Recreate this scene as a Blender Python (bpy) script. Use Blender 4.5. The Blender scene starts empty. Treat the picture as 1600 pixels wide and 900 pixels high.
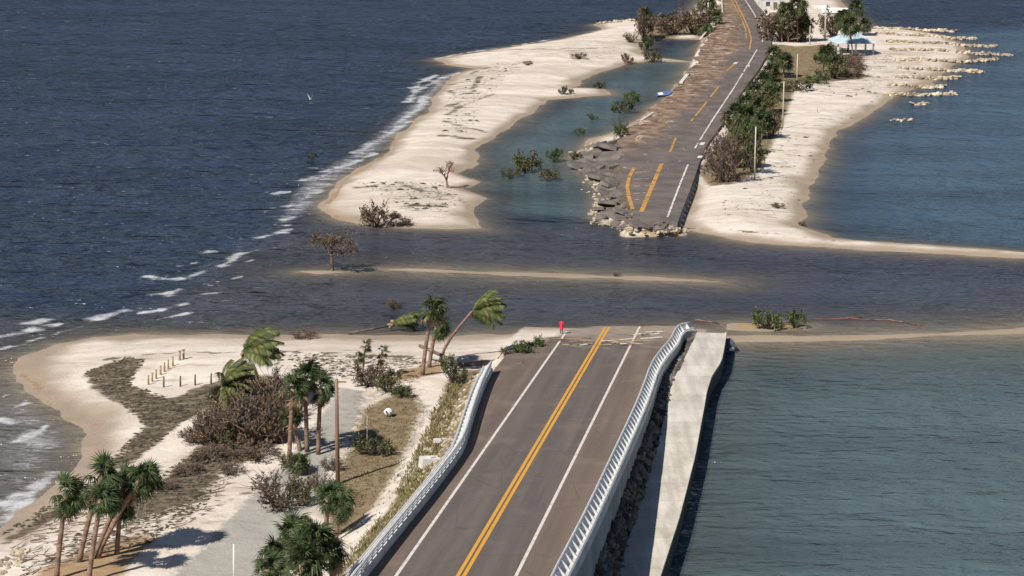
import bpy, math, random
import numpy as np
from mathutils import Vector, Matrix, Euler

random.seed(7); RS = np.random.RandomState(11)
scene = bpy.context.scene
COL = scene.collection
R = math.radians

# ------------------------------------------------------------------ camera
FPX, CAMH = 3600.0, 55.0                       # focal length in px of the 1600 px wide picture, height above the sea
TH = math.atan(760.0 / FPX)                    # pitch below the horizon
cam_d = bpy.data.cameras.new('camera'); cam = bpy.data.objects.new('camera', cam_d); COL.objects.link(cam)
cam_d.sensor_width = 36; cam_d.lens = FPX / 1600 * 36; cam_d.clip_start = 1; cam_d.clip_end = 30000
cam.location = (0, 0, CAMH); cam.rotation_euler = (math.pi / 2 - TH, 0, 0)
scene.camera = cam

# ------------------------------------------------------------------ light
SUN_EL, SUN_AZ = R(46.5), math.atan2(-0.645, -0.764)     # azimuth measured from +Y towards +X
world = bpy.data.worlds.new('World'); scene.world = world; world.use_nodes = True
wn = world.node_tree.nodes; wl = world.node_tree.links; wn.clear()
sky = wn.new('ShaderNodeTexSky'); sky.sky_type = 'NISHITA'; sky.sun_disc = False
sky.sun_elevation = SUN_EL; sky.sun_rotation = SUN_AZ; sky.air_density = 1.0; sky.dust_density = 0.3; sky.ozone_density = 1.6
bg = wn.new('ShaderNodeBackground'); bg.inputs['Strength'].default_value = 0.052
wo = wn.new('ShaderNodeOutputWorld'); wl.new(sky.outputs[0], bg.inputs[0]); wl.new(bg.outputs[0], wo.inputs[0])
sd = bpy.data.lights.new('sun', 'SUN'); sd.energy = 5.0; sd.angle = R(0.5); sd.color = (1.0, 0.93, 0.83)
sun = bpy.data.objects.new('sun', sd); COL.objects.link(sun)
to_sun = Vector((math.sin(SUN_AZ) * math.cos(SUN_EL), math.cos(SUN_AZ) * math.cos(SUN_EL), math.sin(SUN_EL)))
sun.rotation_euler = to_sun.to_track_quat('Z', 'Y').to_euler()
scene.view_settings.view_transform = 'Standard'; scene.view_settings.look = 'None'
scene.view_settings.exposure = 0.28; scene.view_settings.gamma = 1.0

# ------------------------------------------------------------------ layout helpers (survey of the place from the picture)
CT, ST = math.cos(TH), math.sin(TH)
def ray(u, v):
    dx = (u - 800) / FPX; dy = -(v - 450) / FPX
    return np.array([dx, CT + ST * dy, -ST + CT * dy])
def at(u, v, z=0.0):
    d = ray(u, v); t = (z - CAMH) / d[2]
    return np.array([d[0] * t, d[1] * t, z])
def scale_at(v, z=0.0):                       # px per metre on level z
    return (v + 310) * CT / (CAMH - z)

# the near road climbs in one straight grade towards the bridge
def depth_pt(u, v, s):
    zc = FPX / s; d = ray(u, v); return np.array([0, 0, CAMH]) + d * zc
RC0 = depth_pt(712.5, 900, 185 / 7.3)
RC1 = depth_pt(946.5, 508, 107 / 7.3)
RDIR = RC1 - RC0; RLEN = np.linalg.norm(RDIR); RDIR = RDIR / RLEN
RLAT = np.array([RDIR[1], -RDIR[0], 0]); RLAT /= np.linalg.norm(RLAT)      # to the right of the road
RNOR = np.cross(RLAT, RDIR)
def onroad(u, v, lift=0.0):                   # picture point -> (lateral, along) on the road plane lifted by lift
    d = ray(u, v); o = np.array([0, 0, CAMH])
    p0 = RC0 + np.array([0, 0, lift])
    t = np.dot(p0 - o, RNOR) / np.dot(d, RNOR); p = o + d * t - p0
    return np.dot(p, RLAT), np.dot(p, RDIR)
def road_pt(l, a, lift=0.0):
    return RC0 + RLAT * l + RDIR * a + np.array([0, 0, lift])
def road_z(x, y):
    q = np.stack([x - RC0[0], y - RC0[1]], -1)
    return RC0[2] - (q[..., 0] * RNOR[0] + q[..., 1] * RNOR[1]) / RNOR[2]

# ------------------------------------------------------------------ noise in numpy
_perm = RS.permutation(512); _val = RS.rand(512)
def vnoise(x, y):
    xi = np.floor(x).astype(int); yi = np.floor(y).astype(int); fx = x - xi; fy = y - yi
    fx = fx * fx * (3 - 2 * fx); fy = fy * fy * (3 - 2 * fy)
    h = lambda a, b: _val[(_perm[(a & 511)] + b) & 511]
    return (h(xi, yi) * (1 - fx) + h(xi + 1, yi) * fx) * (1 - fy) + (h(xi, yi + 1) * (1 - fx) + h(xi + 1, yi + 1) * fx) * fy
def fbm(x, y, o=4):
    a = 0; w = 0.5; 
    for i in range(o):
        a = a + w * vnoise(x * 2 ** i + 17.3 * i, y * 2 ** i + 5.1 * i); w *= 0.5
    return a / (1 - 0.5 ** o)
def sstep(x, a, b):
    t = np.clip((x - a) / (b - a), 0, 1); return t * t * (3 - 2 * t)

def seg_dist(px, py, P, closed):
    d = np.full(px.shape, 1e9); n = len(P)
    for i in range(n if closed else n - 1):
        a = P[i]; b = P[(i + 1) % n]; ab = b - a; L = ab @ ab + 1e-9
        t = np.clip(((px - a[0]) * ab[0] + (py - a[1]) * ab[1]) / L, 0, 1)
        d = np.minimum(d, (px - a[0] - t * ab[0]) ** 2 + (py - a[1] - t * ab[1]) ** 2)
    return np.sqrt(d)
def inside(px, py, P):
    r = np.zeros(px.shape, bool); n = len(P)
    for i in range(n):
        a = P[i]; b = P[(i + 1) % n]
        if a[1] == b[1]: continue
        c = ((a[1] > py) != (b[1] > py)) & (px < (b[0] - a[0]) * (py - a[1]) / (b[1] - a[1]) + a[0]); r ^= c
    return r
def sdist(px, py, P):
    d = seg_dist(px, py, P, True); return np.where(inside(px, py, P), d, -d)
def W(pts, z=0.0):
    return np.array([at(u, v, z)[:2] for u, v in pts])

# ------------------------------------------------------------------ near road outline
LB = [(575, 900), (619, 844), (671, 780), (721, 714), (731, 690), (738, 665), (748, 633), (758, 606), (770, 582)]      # foot of the left parapet
RT = [(860, 897), (885, 850), (913, 797), (962, 694), (987, 641), (1002, 606), (1016, 566), (1033, 543), (1048, 527), (1053, 514), (1060, 506), (1078, 503)]   # top of the right parapet
RAILH = 1.15
LBR = [onroad(*p) for p in LB]; RTR = [onroad(u, v, RAILH) for u, v in RT]
def extend_back(L, a0):
    (l0, s0), (l1, s1) = L[0], L[2]; k = (l1 - l0) / (s1 - s0)
    return [(l0 + k * (a0 - s0) * 0.3, a0)] + L
LBR = extend_back(LBR, -40.0); RTR = extend_back(RTR, -40.0)
def interp_l(L, a):
    A = np.array([q[1] for q in L]); X = np.array([q[0] for q in L]); o = np.argsort(A)
    return np.interp(a, A[o], X[o])
ROAD_END_A = RLEN + 1.0
def road_local(x, y):                          # world -> lateral, along
    dx = x - RC0[0]; dy = y - RC0[1]
    hl = math.hypot(RDIR[0], RDIR[1])
    return dx * RLAT[0] + dy * RLAT[1], (dx * RDIR[0] + dy * RDIR[1]) / hl / hl

# far road outline, height of its surface
FZ = 1.35
F_LEFT = [(985, 352), (983, 322), (972, 300), (972, 272), (962, 248), (958, 225), (985, 200), (1020, 172), (1058, 138), (1082, 108), (1096, 75), (1112, 48), (1120, 25), (1124, 0), (1126, -40), (1122, -90)]
F_RIGHT = [(1058, 350), (1068, 322), (1077, 300), (1087, 272), (1095, 248), (1105, 225), (1124, 200), (1142, 172), (1163, 138), (1186, 108), (1204, 75), (1208, 48), (1198, 25), (1180, 0), (1160, -40), (1140, -90)]
FPOLY = W(F_LEFT, FZ).tolist() + W(F_RIGHT, FZ).tolist()[::-1]; FPOLY = np.array(FPOLY)

# ------------------------------------------------------------------ shorelines
LANDS = [  # outline, slope above water, top height, slope below water
 ([(932,38),(992,32),(1035,40),(1080,20),(1110,-20),(1130,-60),(1112,30),(1098,62),(1050,60),(1005,64),(1000,84),(1030,91),(1084,97),(1064,134),(1040,150),(1085,97),(1030,95),(985,98),(971,104),(937,113),(909,127),(896,137),(944,139),(951,148),(854,156),(841,168),(806,192),(772,214),(737,234),(749,255),(715,271),(752,284),(724,296),(760,309),(744,331),(755,357),(700,358),(631,355),(558,349),(524,339),(503,323),(519,303),(536,278),(600,241),(627,206),(669,172),(674,151),(713,116),(744,107),(700,101),(676,93),(731,84),(792,74),(875,62),(944,46)], 0.16, 0.9, 0.045),
 ([(1120,-60),(1215,-60),(1290,-25),(1330,20),(1365,46),(1420,46),(1475,56),(1505,70),(1515,86),(1490,104),(1465,120),(1440,134),(1405,150),(1375,165),(1337,191),(1307,206),(1296,230),(1290,252),(1262,290),(1258,318),(1266,338),(1250,352),(1300,372),(1450,384),(1600,394),(1900,412),(1900,422),(1600,403),(1450,396),(1300,388),(1180,380),(1110,368),(1060,357),(1000,352),(955,346),(940,340),(936,320),(944,300),(935,288),(905,268),(893,250),(900,236),(925,217),(960,207),(1000,184),(1040,152),(1062,136),(1084,100),(1098,62),(1112,30)], 0.14, 0.9, 0.05),
 ([(575,420),(640,419),(800,426),(1000,432),(1130,438),(1130,442),(1000,438),(800,431),(640,424)], 0.05, 0.065, 0.024),
 ([(30,582),(42,560),(90,538),(150,527),(300,524),(450,525),(600,525),(700,527),(800,522),(900,518),(1060,512),(1100,516),(1085,540),(1050,600),(1010,700),(940,900),(940,1050),(-200,1050),(-200,860),(0,832),(40,800),(75,768),(110,738),(132,705),(142,678),(130,664),(105,652),(75,636),(42,612)], 0.10, 1.0, 0.03),
 ([(1130,527),(1250,527),(1400,523),(1600,513),(1900,500),(1900,506),(1600,520),(1400,528),(1250,532),(1130,533)], 0.05, 0.06, 0.016),
 ([(1140,506),(1215,506),(1262,508),(1262,514),(1200,516),(1140,514)], 0.05, 0.12, 0.03),
 ([(470,424),(560,422),(580,425),(500,428)], 0.05, 0.12, 0.04),
]
xs = np.concatenate([[-6000,-2500,-1200,-600,-350,-220,-160,-120,-95,-80], np.arange(-70,126,0.5), [135,150,180,230,320,500,900,2000,6000]])
ys = [60.0]
while ys[-1] < 720: ys.append(ys[-1] + (1.5 if ys[-1] < 130 else 0.42 + 0.75 * (ys[-1] - 130) / 590))
ys = np.array([-1500,-400,-100,0,40] + ys + [740,780,850,1000,1300,2000,4000,12000])
GX, GY = np.meshgrid(xs, ys)
def height_at(px, py):
    wob = (fbm(px / 5, py / 7) - 0.5) * 2.2
    H = np.full(px.shape, -3.0)
    for pts, sl, top, sb in LANDS:
        P = W(pts); d = sdist(px, py, P)
        d = d + wob * np.clip(1 - np.abs(d) / 12, 0, 1) * (1 if top > 0.3 else 0.35)
        h = np.where(d > 0, top * (1 - np.exp(-np.maximum(d,0) * sl / top)), -3.0 * (1 - np.exp(np.minimum(d, 0) * sb / 1.6)))
        H = np.maximum(H, h)
    ins = sstep(H, 0.05, 0.7)
    H = H + ins * ((fbm(px / 3.1, py / 4.3, 5) - 0.5) * 0.45 + (fbm(px / 14, py / 14, 2) - 0.5) * 0.5) + (H < 0.05) * (fbm(px / 6, py / 9) - 0.5) * 0.10
    # bank under the far road
    d = sdist(px, py, FPOLY); fade = 1
    H = np.where(d > -0.2, np.maximum(H, FZ - 0.42), np.maximum(H, FZ - 0.45 + (d + 0.2) * 0.8))
    near = sstep(-py, -W([(1080,262)])[0,1], -W([(1075,300)])[0,1]); right = (px > np.interp(py, W(F_RIGHT, FZ)[:,1], W(F_RIGHT, FZ)[:,0]) - 0.3)
    H = np.where((d < -0.05) & (near > 0), np.minimum(H, H * (1 - near * right * np.exp(-(d / 4.0) ** 2)) + 0.12 * near * right), H)
    # bank under the near road
    l, a = road_local(px, py); zr = road_z(px, py)
    lb = interp_l(LBR, a) - 0.85; rb = interp_l(RTR, a) + 0.5
    bank = np.where((l > lb) & (l < rb), zr - 0.35, np.where(l <= lb, zr - 0.35 - (lb - l) * 0.62 + (fbm(px / 2, py / 2) - 0.5) * 0.35, -5))
    bank = np.where((a < ROAD_END_A + 3) & (a > -60), bank, -5)
    fall = sstep(a, ROAD_END_A - 2, ROAD_END_A + 3)
    H = np.maximum(H, bank - fall * 0.8)
    return H
GH = height_at(GX, GY)
# quick bilinear height lookup for placing things
def gz(x, y):
    i = min(max(np.searchsorted(xs, x) - 1, 0), len(xs) - 2); j = min(max(np.searchsorted(ys, y) - 1, 0), len(ys) - 2)
    fx = (x - xs[i]) / (xs[i+1] - xs[i]); fy = (y - ys[j]) / (ys[j+1] - ys[j])
    return (GH[j,i]*(1-fx)+GH[j,i+1]*fx)*(1-fy)+(GH[j+1,i]*(1-fx)+GH[j+1,i+1]*fx)*fy
def g(u, v, floor=None):
    z = 0.5
    for _ in range(12):
        p = at(u, v, z); nz = gz(p[0], p[1])
        if floor is not None: nz = max(nz, floor)
        z = 0.5 * z + 0.5 * nz
    p = at(u, v, z); return Vector((p[0], p[1], z))

# ------------------------------------------------------------------ materials
class NT:
    def __init__(s, name):
        s.m = bpy.data.materials.new(name); s.m.use_nodes = True; s.t = s.m.node_tree; s.t.nodes.clear()
        s.out = s.n('ShaderNodeOutputMaterial')
    def n(s, ty, **kw):
        nd = s.t.nodes.new(ty)
        for k, v in kw.items(): setattr(nd, k, v)
        return nd
    def l(s, a, b): s.t.links.new(a, b)
    def coord(s, out='Object', sc=(1,1,1), rot=(0,0,0)):
        tc = s.n('ShaderNodeTexCoord'); mp = s.n('ShaderNodeMapping'); mp.inputs['Scale'].default_value = sc; mp.inputs['Rotation'].default_value = rot
        s.l(tc.outputs[out], mp.inputs[0]); return mp.outputs[0]
    def noise(s, co, scale, detail=4, rough=0.55, dist=0.0):
        nd = s.n('ShaderNodeTexNoise'); nd.inputs['Scale'].default_value = scale; nd.inputs['Detail'].default_value = detail
        nd.inputs['Roughness'].default_value = rough; nd.inputs['Distortion'].default_value = dist
        if co is not None: s.l(co, nd.inputs['Vector'])
        return nd.outputs['Fac']
    def ramp(s, fac, a, b):
        nd = s.n('ShaderNodeMapRange'); nd.interpolation_type = 'SMOOTHSTEP'
        nd.inputs[1].default_value = a; nd.inputs[2].default_value = b; s.l(fac, nd.inputs[0]); return nd.outputs[0]
    def math(s, op, a, b=None, c=None):
        nd = s.n('ShaderNodeMath', operation=op)
        for i, q in enumerate((a, b, c)):
            if q is None: continue
            if isinstance(q, (int, float)): nd.inputs[i].default_value = q
            else: s.l(q, nd.inputs[i])
        return nd.outputs[0]
    def mix(s, f, a, b, blend='MIX'):
        nd = s.n('ShaderNodeMix', data_type='RGBA', blend_type=blend)
        for i, q in ((0, f), (6, a), (7, b)):
            if isinstance(q, (int, float)): nd.inputs[i].default_value = q
            elif isinstance(q, tuple): nd.inputs[i].default_value = (*q[:3], 1)
            else: s.l(q, nd.inputs[i])
        return nd.outputs[2]
    def attr(s, name, out='Fac'):
        nd = s.n('ShaderNodeAttribute'); nd.attribute_name = name; return nd.outputs[out]
    def bump(s, h, strength, dist):
        nd = s.n('ShaderNodeBump'); nd.inputs['Strength'].default_value = strength; nd.inputs['Distance'].default_value = dist; s.l(h, nd.inputs['Height']); return nd.outputs[0]
    def bsdf(s, col, rough=0.8, normal=None, spec=0.3, metal=0.0):
        b = s.n('ShaderNodeBsdfPrincipled')
        if isinstance(col, tuple): b.inputs['Base Color'].default_value = (*col[:3], 1)
        else: s.l(col, b.inputs['Base Color'])
        if isinstance(rough, (int, float)): b.inputs['Roughness'].default_value = rough
        else: s.l(rough, b.inputs['Roughness'])
        b.inputs['Specular IOR Level'].default_value = spec; b.inputs['Metallic'].default_value = metal
        if normal is not None: s.l(normal, b.inputs['Normal'])
        s.l(b.outputs[0], s.out.inputs[0]); return b

def simple(name, a, b, scale=2.0, rough=0.85, bump=0.02, spec=0.25, metal=0.0, coord='Object', sc=(1,1,1), lo=0.35, hi=0.65, island=0.0):
    t = NT(name); co = t.coord(coord, sc); f = t.ramp(t.noise(co, scale), lo, hi); c = t.mix(f, a, b)
    f2 = t.noise(co, scale * 7, 3); c = t.mix(0.35, c, t.mix(f2, (0.25,0.25,0.25), (0.78,0.78,0.78)), 'OVERLAY')
    oi = t.n('ShaderNodeObjectInfo'); c = t.mix(0.22, c, t.mix(oi.outputs['Random'], (0.3,0.3,0.3), (0.66,0.66,0.66)), 'OVERLAY')
    if island:
        ge = t.n('ShaderNodeNewGeometry'); c = t.mix(island, c, t.mix(ge.outputs['Random Per Island'], (0.12,0.12,0.13), (0.82,0.80,0.76)), 'OVERLAY')
    t.bsdf(c, rough, t.bump(f2, 0.6, bump) if bump else None, spec, metal); return t.m
def foliage(name, a, b, c, trans=0.25):
    t = NT(name); geo = t.n('ShaderNodeNewGeometry'); r = t.n('ShaderNodeValToRGB'); r.color_ramp.elements[0].color = (*a,1); r.color_ramp.elements[1].color = (*c,1)
    e = r.color_ramp.elements.new(0.55); e.color = (*b,1); t.l(geo.outputs['Random Per Island'], r.inputs[0])
    oi = t.n('ShaderNodeObjectInfo'); cc = t.mix(0.5, r.outputs[0], t.mix(oi.outputs['Random'], (0.32,0.32,0.32), (0.66,0.66,0.66)), 'OVERLAY')
    b1 = t.n('ShaderNodeBsdfPrincipled'); t.l(cc, b1.inputs['Base Color']); b1.inputs['Roughness'].default_value = 0.6; b1.inputs['Specular IOR Level'].default_value = 0.25
    tr = t.n('ShaderNodeBsdfTranslucent'); t.l(cc, tr.inputs[0]); mx = t.n('ShaderNodeMixShader'); mx.inputs[0].default_value = trans
    t.l(b1.outputs[0], mx.inputs[1]); t.l(tr.outputs[0], mx.inputs[2]); t.l(mx.outputs[0], t.out.inputs[0]); return t.m

M = {}
M['concrete'] = simple('pale_concrete', (0.50,0.49,0.47), (0.66,0.65,0.62), 0.6, 0.85, 0.01)
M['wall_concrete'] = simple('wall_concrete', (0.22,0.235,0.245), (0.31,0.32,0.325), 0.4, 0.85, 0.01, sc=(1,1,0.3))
M['rock'] = simple('riprap_rock', (0.06,0.056,0.052), (0.17,0.158,0.145), 0.7, 0.9, 0.05, island=0.85)
M['limestone'] = simple('limestone', (0.27,0.225,0.165), (0.48,0.41,0.32), 0.5, 0.9, 0.05, island=0.5)
M['metal'] = simple('galvanised_metal', (0.62,0.63,0.64), (0.74,0.75,0.76), 1.5, 0.45, 0, 0.5, 0.35)
M['bark'] = simple('palm_bark', (0.15,0.095,0.07), (0.27,0.18,0.135), 1.2, 0.9, 0.03, sc=(1,1,4))
M['greybark'] = simple('grey_bark', (0.09,0.07,0.06), (0.18,0.14,0.12), 2, 0.9, 0.02)
M['redwood'] = simple('red_roots', (0.24,0.105,0.085), (0.34,0.17,0.14), 2, 0.9, 0.02)
M['pole'] = simple('brown_pole', (0.17,0.105,0.075), (0.26,0.17,0.12), 1.2, 0.9, 0.01, sc=(1,1,0.2))
M['palepole'] = simple('pale_pole', (0.42,0.38,0.32), (0.55,0.50,0.43), 1.2, 0.8, 0.01, sc=(1,1,0.2))
M['timber'] = simple('weathered_timber', (0.26,0.19,0.12), (0.44,0.33,0.22), 1.5, 0.9, 0.01)
M['driftwood'] = simple('driftwood', (0.10,0.075,0.06), (0.24,0.18,0.14), 1.5, 0.9, 0.01)
M['asphaltslab'] = simple('broken_asphalt', (0.10,0.088,0.082), (0.17,0.145,0.135), 1.0, 0.9, 0.02)
M['palm'] = foliage('palm_leaf', (0.026,0.048,0.018), (0.046,0.078,0.028), (0.12,0.13,0.05))
M['palmfar'] = foliage('palm_leaf_deep', (0.028,0.046,0.018), (0.056,0.08,0.03), (0.16,0.15,0.07))
M['coco'] = foliage('coconut_leaf', (0.05,0.075,0.025), (0.10,0.125,0.04), (0.24,0.22,0.08))
M['deadfrond'] = foliage('dead_frond', (0.16,0.11,0.06), (0.25,0.18,0.10), (0.36,0.28,0.17))
M['green'] = foliage('green_leaf', (0.035,0.065,0.02), (0.07,0.11,0.032), (0.14,0.17,0.06))
M['olive'] = foliage('olive_leaf', (0.06,0.07,0.028), (0.11,0.115,0.045), (0.19,0.17,0.08))
M['brown'] = foliage('brown_leaf', (0.085,0.058,0.042), (0.15,0.105,0.07), (0.24,0.175,0.115))
M['grass'] = foliage('dry_grass', (0.13,0.12,0.05), (0.22,0.19,0.085), (0.32,0.27,0.14))
M['wrack'] = simple('seaweed_wrack', (0.045,0.037,0.026), (0.115,0.095,0.065), 1.0, 0.9, 0.02)
M['white'] = simple('white_paint', (0.72,0.71,0.69), (0.82,0.81,0.79), 1.0, 0.6, 0)
M['roofblue'] = simple('pale_blue_roof', (0.36,0.47,0.54), (0.46,0.57,0.63), 1.0, 0.5, 0.01)
M['red'] = simple('red_cloth', (0.55,0.02,0.06), (0.68,0.03,0.09), 6, 0.7, 0)
M['skin'] = simple('skin', (0.36,0.2,0.13), (0.42,0.25,0.17), 6, 0.6, 0)
M['hair'] = simple('hair', (0.03,0.02,0.015), (0.06,0.04,0.03), 6, 0.6, 0)
M['darkcloth'] = simple('dark_cloth', (0.03,0.03,0.035), (0.06,0.06,0.07), 6, 0.8, 0)
M['blue'] = simple('blue_panel', (0.06,0.11,0.25), (0.09,0.16,0.34), 2, 0.5, 0)
M['darkmetal'] = simple('dark_metal', (0.05,0.06,0.07), (0.10,0.11,0.13), 2, 0.6, 0)
M['dullred'] = simple('dull_red_float', (0.20,0.085,0.07), (0.32,0.14,0.11), 0.4, 0.8, 0.01)

# near asphalt: object Y runs along the road
def asphalt(name, base, brown, k):
    t = NT(name); co = t.coord('Object'); st = t.coord('Object', (1, 0.035, 1))
    c = t.mix(t.ramp(t.noise(st, 0.9, 4), 0.35, 0.68), base, brown)
    c = t.mix(t.math('MULTIPLY', t.ramp(t.noise(co, 0.16, 5, 0.65), 0.5, 0.72), k), c, (0.235,0.19,0.15))
    sx = t.n('ShaderNodeSeparateXYZ'); t.l(co, sx.inputs[0])         # sand washed over the last metres
    wash = t.math('ADD', t.math('MULTIPLY', t.ramp(sx.outputs[1], RLEN - 24, RLEN), 0.34), t.math('MULTIPLY', t.noise(t.coord('Object', (0.35,1,1)), 0.55, 7, 0.72, 0.5), 0.9))
    c = t.mix(t.math('MULTIPLY', t.ramp(wash, 0.56, 0.78), 0.75), c, t.mix(t.noise(co, 0.8, 5), (0.24,0.185,0.145), (0.40,0.33,0.275)))
    fan = t.n('ShaderNodeTexVoronoi'); fan.feature = 'DISTANCE_TO_EDGE'; fan.inputs['Scale'].default_value = 0.16; t.l(t.coord('Object', (1.6, 0.8, 1)), fan.inputs['Vector'])
    c = t.mix(t.math('MULTIPLY', t.math('SUBTRACT', 1.0, t.ramp(fan.outputs['Distance'], 0.0, 0.012)), 0.35), c, (0.05,0.045,0.043))
    f = t.noise(co, 9, 3); c = t.mix(0.35, c, t.mix(f, (0.3,0.3,0.3), (0.7,0.7,0.7)), 'OVERLAY')
    t.bsdf(c, 0.85, t.bump(t.noise(co, 40, 2), 0.4, 0.01), 0.25); return t.m
M['lane'] = asphalt('lane_asphalt', (0.104,0.088,0.083), (0.138,0.113,0.103), 0.3)
M['shoulder'] = asphalt('shoulder_asphalt', (0.130,0.100,0.084), (0.165,0.125,0.102), 0.5)
def paint(name, a, worn, lo, hi):
    t = NT(name); co = t.coord('Object'); f = t.ramp(t.noise(co, 1.1, 6, 0.7), lo, hi)
    t.bsdf(t.mix(f, a, worn), 0.7, None, 0.2); return t.m
M['whiteline'] = paint('white_line_paint', (0.62,0.58,0.54), (0.30,0.25,0.22), 0.48, 0.72)
M['yellowline'] = paint('yellow_line_paint', (0.60,0.31,0.045), (0.36,0.20,0.06), 0.52, 0.75)
M['farwhite'] = paint('worn_white_line', (0.62,0.58,0.54), (0.20,0.16,0.14), 0.5, 0.62)
M['faryellow'] = paint('worn_yellow_line', (0.50,0.27,0.06), (0.20,0.14,0.09), 0.44, 0.64)

def far_asphalt():
    t = NT('mud_streaked_asphalt'); co = t.coord('Object'); st = t.coord('Object', (0.4, 0.22, 1), (0,0,R(-8)))
    c = t.mix(t.ramp(t.noise(co, 0.3, 4), 0.35, 0.65), (0.105,0.09,0.086), (0.15,0.125,0.115))
    mud = t.attr('mud'); n1 = t.noise(st, 0.55, 6, 0.7, 0.6)
    nb = t.noise(co, 0.07, 3, 0.5)
    m1 = t.ramp(t.math('ADD', t.math('ADD', t.math('MULTIPLY', mud, 0.40), t.math('MULTIPLY', n1, 0.8)), t.math('MULTIPLY', t.math('SUBTRACT', nb, 0.5), 0.7)), 0.52, 0.74)
    mc = t.mix(t.ramp(t.noise(st, 1.3, 5), 0.35, 0.62), (0.12,0.078,0.054), (0.27,0.185,0.125))
    c = t.mix(t.math('MULTIPLY', m1, 0.9), c, mc)
    n2 = t.noise(st, 0.85, 5, 0.7, 1.0)
    m2 = t.ramp(t.math('ADD', t.math('MULTIPLY', mud, 0.11), n2), 0.645, 0.76)
    c = t.mix(m2, c, (0.42,0.36,0.31))
    f = t.noise(co, 3.5, 4); c = t.mix(0.5, c, t.mix(f, (0.22,0.22,0.22), (0.8,0.8,0.8)), 'OVERLAY')
    t.bsdf(c, 0.88, t.bump(t.noise(co, 2.2, 5), 0.6, 0.12), 0.2); return t.m
M['farasphalt'] = far_asphalt()

def slab_mat():
    t = NT('stained_slab_concrete'); co = t.coord('Object'); st = t.coord('Object', (1, 0.15, 1))
    c = t.mix(t.ramp(t.noise(st, 1.2, 5), 0.3, 0.7), (0.40,0.375,0.335), (0.55,0.525,0.475))
    c = t.mix(t.math('MULTIPLY', t.ramp(t.noise(co, 0.22, 6, 0.7), 0.52, 0.72), 0.55), c, (0.33,0.235,0.175))
    f = t.noise(co, 5, 4); c = t.mix(0.4, c, t.mix(f, (0.3,0.3,0.3), (0.7,0.7,0.7)), 'OVERLAY')
    sz = t.n('ShaderNodeSeparateXYZ'); t.l(co, sz.inputs[0]); c = t.mix(t.ramp(t.math('ADD', sz.outputs[2], t.math('MULTIPLY', t.noise(co, 0.8, 4), 0.2)), 0.62, 0.40), c, (0.07,0.075,0.07))   # shade of the side faces put into the colour below the top edge
    oi = t.n('ShaderNodeObjectInfo'); c = t.mix(0.22, c, t.mix(oi.outputs['Random'], (0.34,0.33,0.32), (0.64,0.64,0.64)), 'OVERLAY')
    c = t.mix(t.math('MULTIPLY', t.ramp(t.noise(co, 0.9, 8, 0.8, 0.5), 0.58, 0.68), 0.5), c, (0.20,0.165,0.135))
    t.bsdf(c, 0.88, t.bump(f, 0.5, 0.02), 0.2); return t.m
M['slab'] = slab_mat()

def ground_mat():
    t = NT('sand_and_litter'); co = t.coord('Object'); stx = t.coord('Object', (0.45, 1, 1))
    sand = t.mix(t.ramp(t.noise(stx, 0.35, 6, 0.65), 0.3, 0.7), (0.57,0.50,0.435), (0.69,0.63,0.57))
    sand = t.mix(t.math('MULTIPLY', t.ramp(t.noise(stx, 0.5, 8, 0.78), 0.52, 0.68), 0.72), sand, (0.33,0.265,0.205))
    big = t.coord('Object', (0.3, 1, 1)); sand = t.mix(t.math('MULTIPLY', t.ramp(t.noise(big, 0.09, 6, 0.7, 0.6), 0.44, 0.64), 0.6), sand, (0.43,0.355,0.29))
    wetm = t.attr('wet'); sand = t.mix(wetm, sand, t.mix(t.noise(stx, 0.3, 4), (0.24,0.19,0.145), (0.38,0.305,0.235)))
    fine = t.noise(co, 1.6, 6, 0.75, 0.4); streak = t.noise(stx, 0.9, 6, 0.75, 0.5)
    def layer(base, name, col, lo=0.42, hi=0.62, n=None):
        m = t.ramp(t.math('ADD', t.math('MULTIPLY', t.attr(name), 0.75), t.math('MULTIPLY', n or fine, 0.5)), lo + 0.15, hi + 0.13)
        return t.mix(m, base, col)
    c = layer(sand, 'gravel', t.mix(t.noise(co, 0.9, 5), (0.27,0.26,0.235), (0.40,0.385,0.35)), 0.45, 0.6)
    c = layer(c, 'soil', t.mix(t.noise(stx, 1.0, 5), (0.24,0.155,0.085), (0.42,0.30,0.19)), 0.45, 0.68, streak)
    c = layer(c, 'veg', t.mix(t.ramp(t.noise(co, 1.1, 6, 0.7), 0.3, 0.7), (0.115,0.092,0.052), (0.27,0.205,0.13)), 0.42, 0.68)
    dn = t.noise(stx, 0.7, 7, 0.78, 0.6); dm = t.ramp(t.math('ADD', t.math('MULTIPLY', t.attr('dark'), 0.52), t.math('MULTIPLY', t.math('SUBTRACT', dn, 0.5), 1.15)), 0.20, 0.42)
    c = t.mix(dm, c, t.mix(t.ramp(t.noise(stx, 1.2, 6, 0.7), 0.35, 0.7), (0.075,0.064,0.048), (0.22,0.18,0.13)))
    c = layer(c, 'lip_shade', t.mix(t.noise(stx, 1.0, 4), (0.24,0.165,0.105), (0.34,0.245,0.165)), 0.42, 0.6, streak)
    f = t.noise(co, 4.0, 4, 0.7); c = t.mix(0.4, c, t.mix(f, (0.25,0.25,0.25), (0.75,0.75,0.75)), 'OVERLAY')
    h = t.math('ADD', t.noise(co, 1.0, 6, 0.7), t.math('MULTIPLY', f, 0.3))
    t.bsdf(c, 0.92, t.bump(h, 0.7, 0.16), 0.15); return t.m
M['ground'] = ground_mat()

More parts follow.
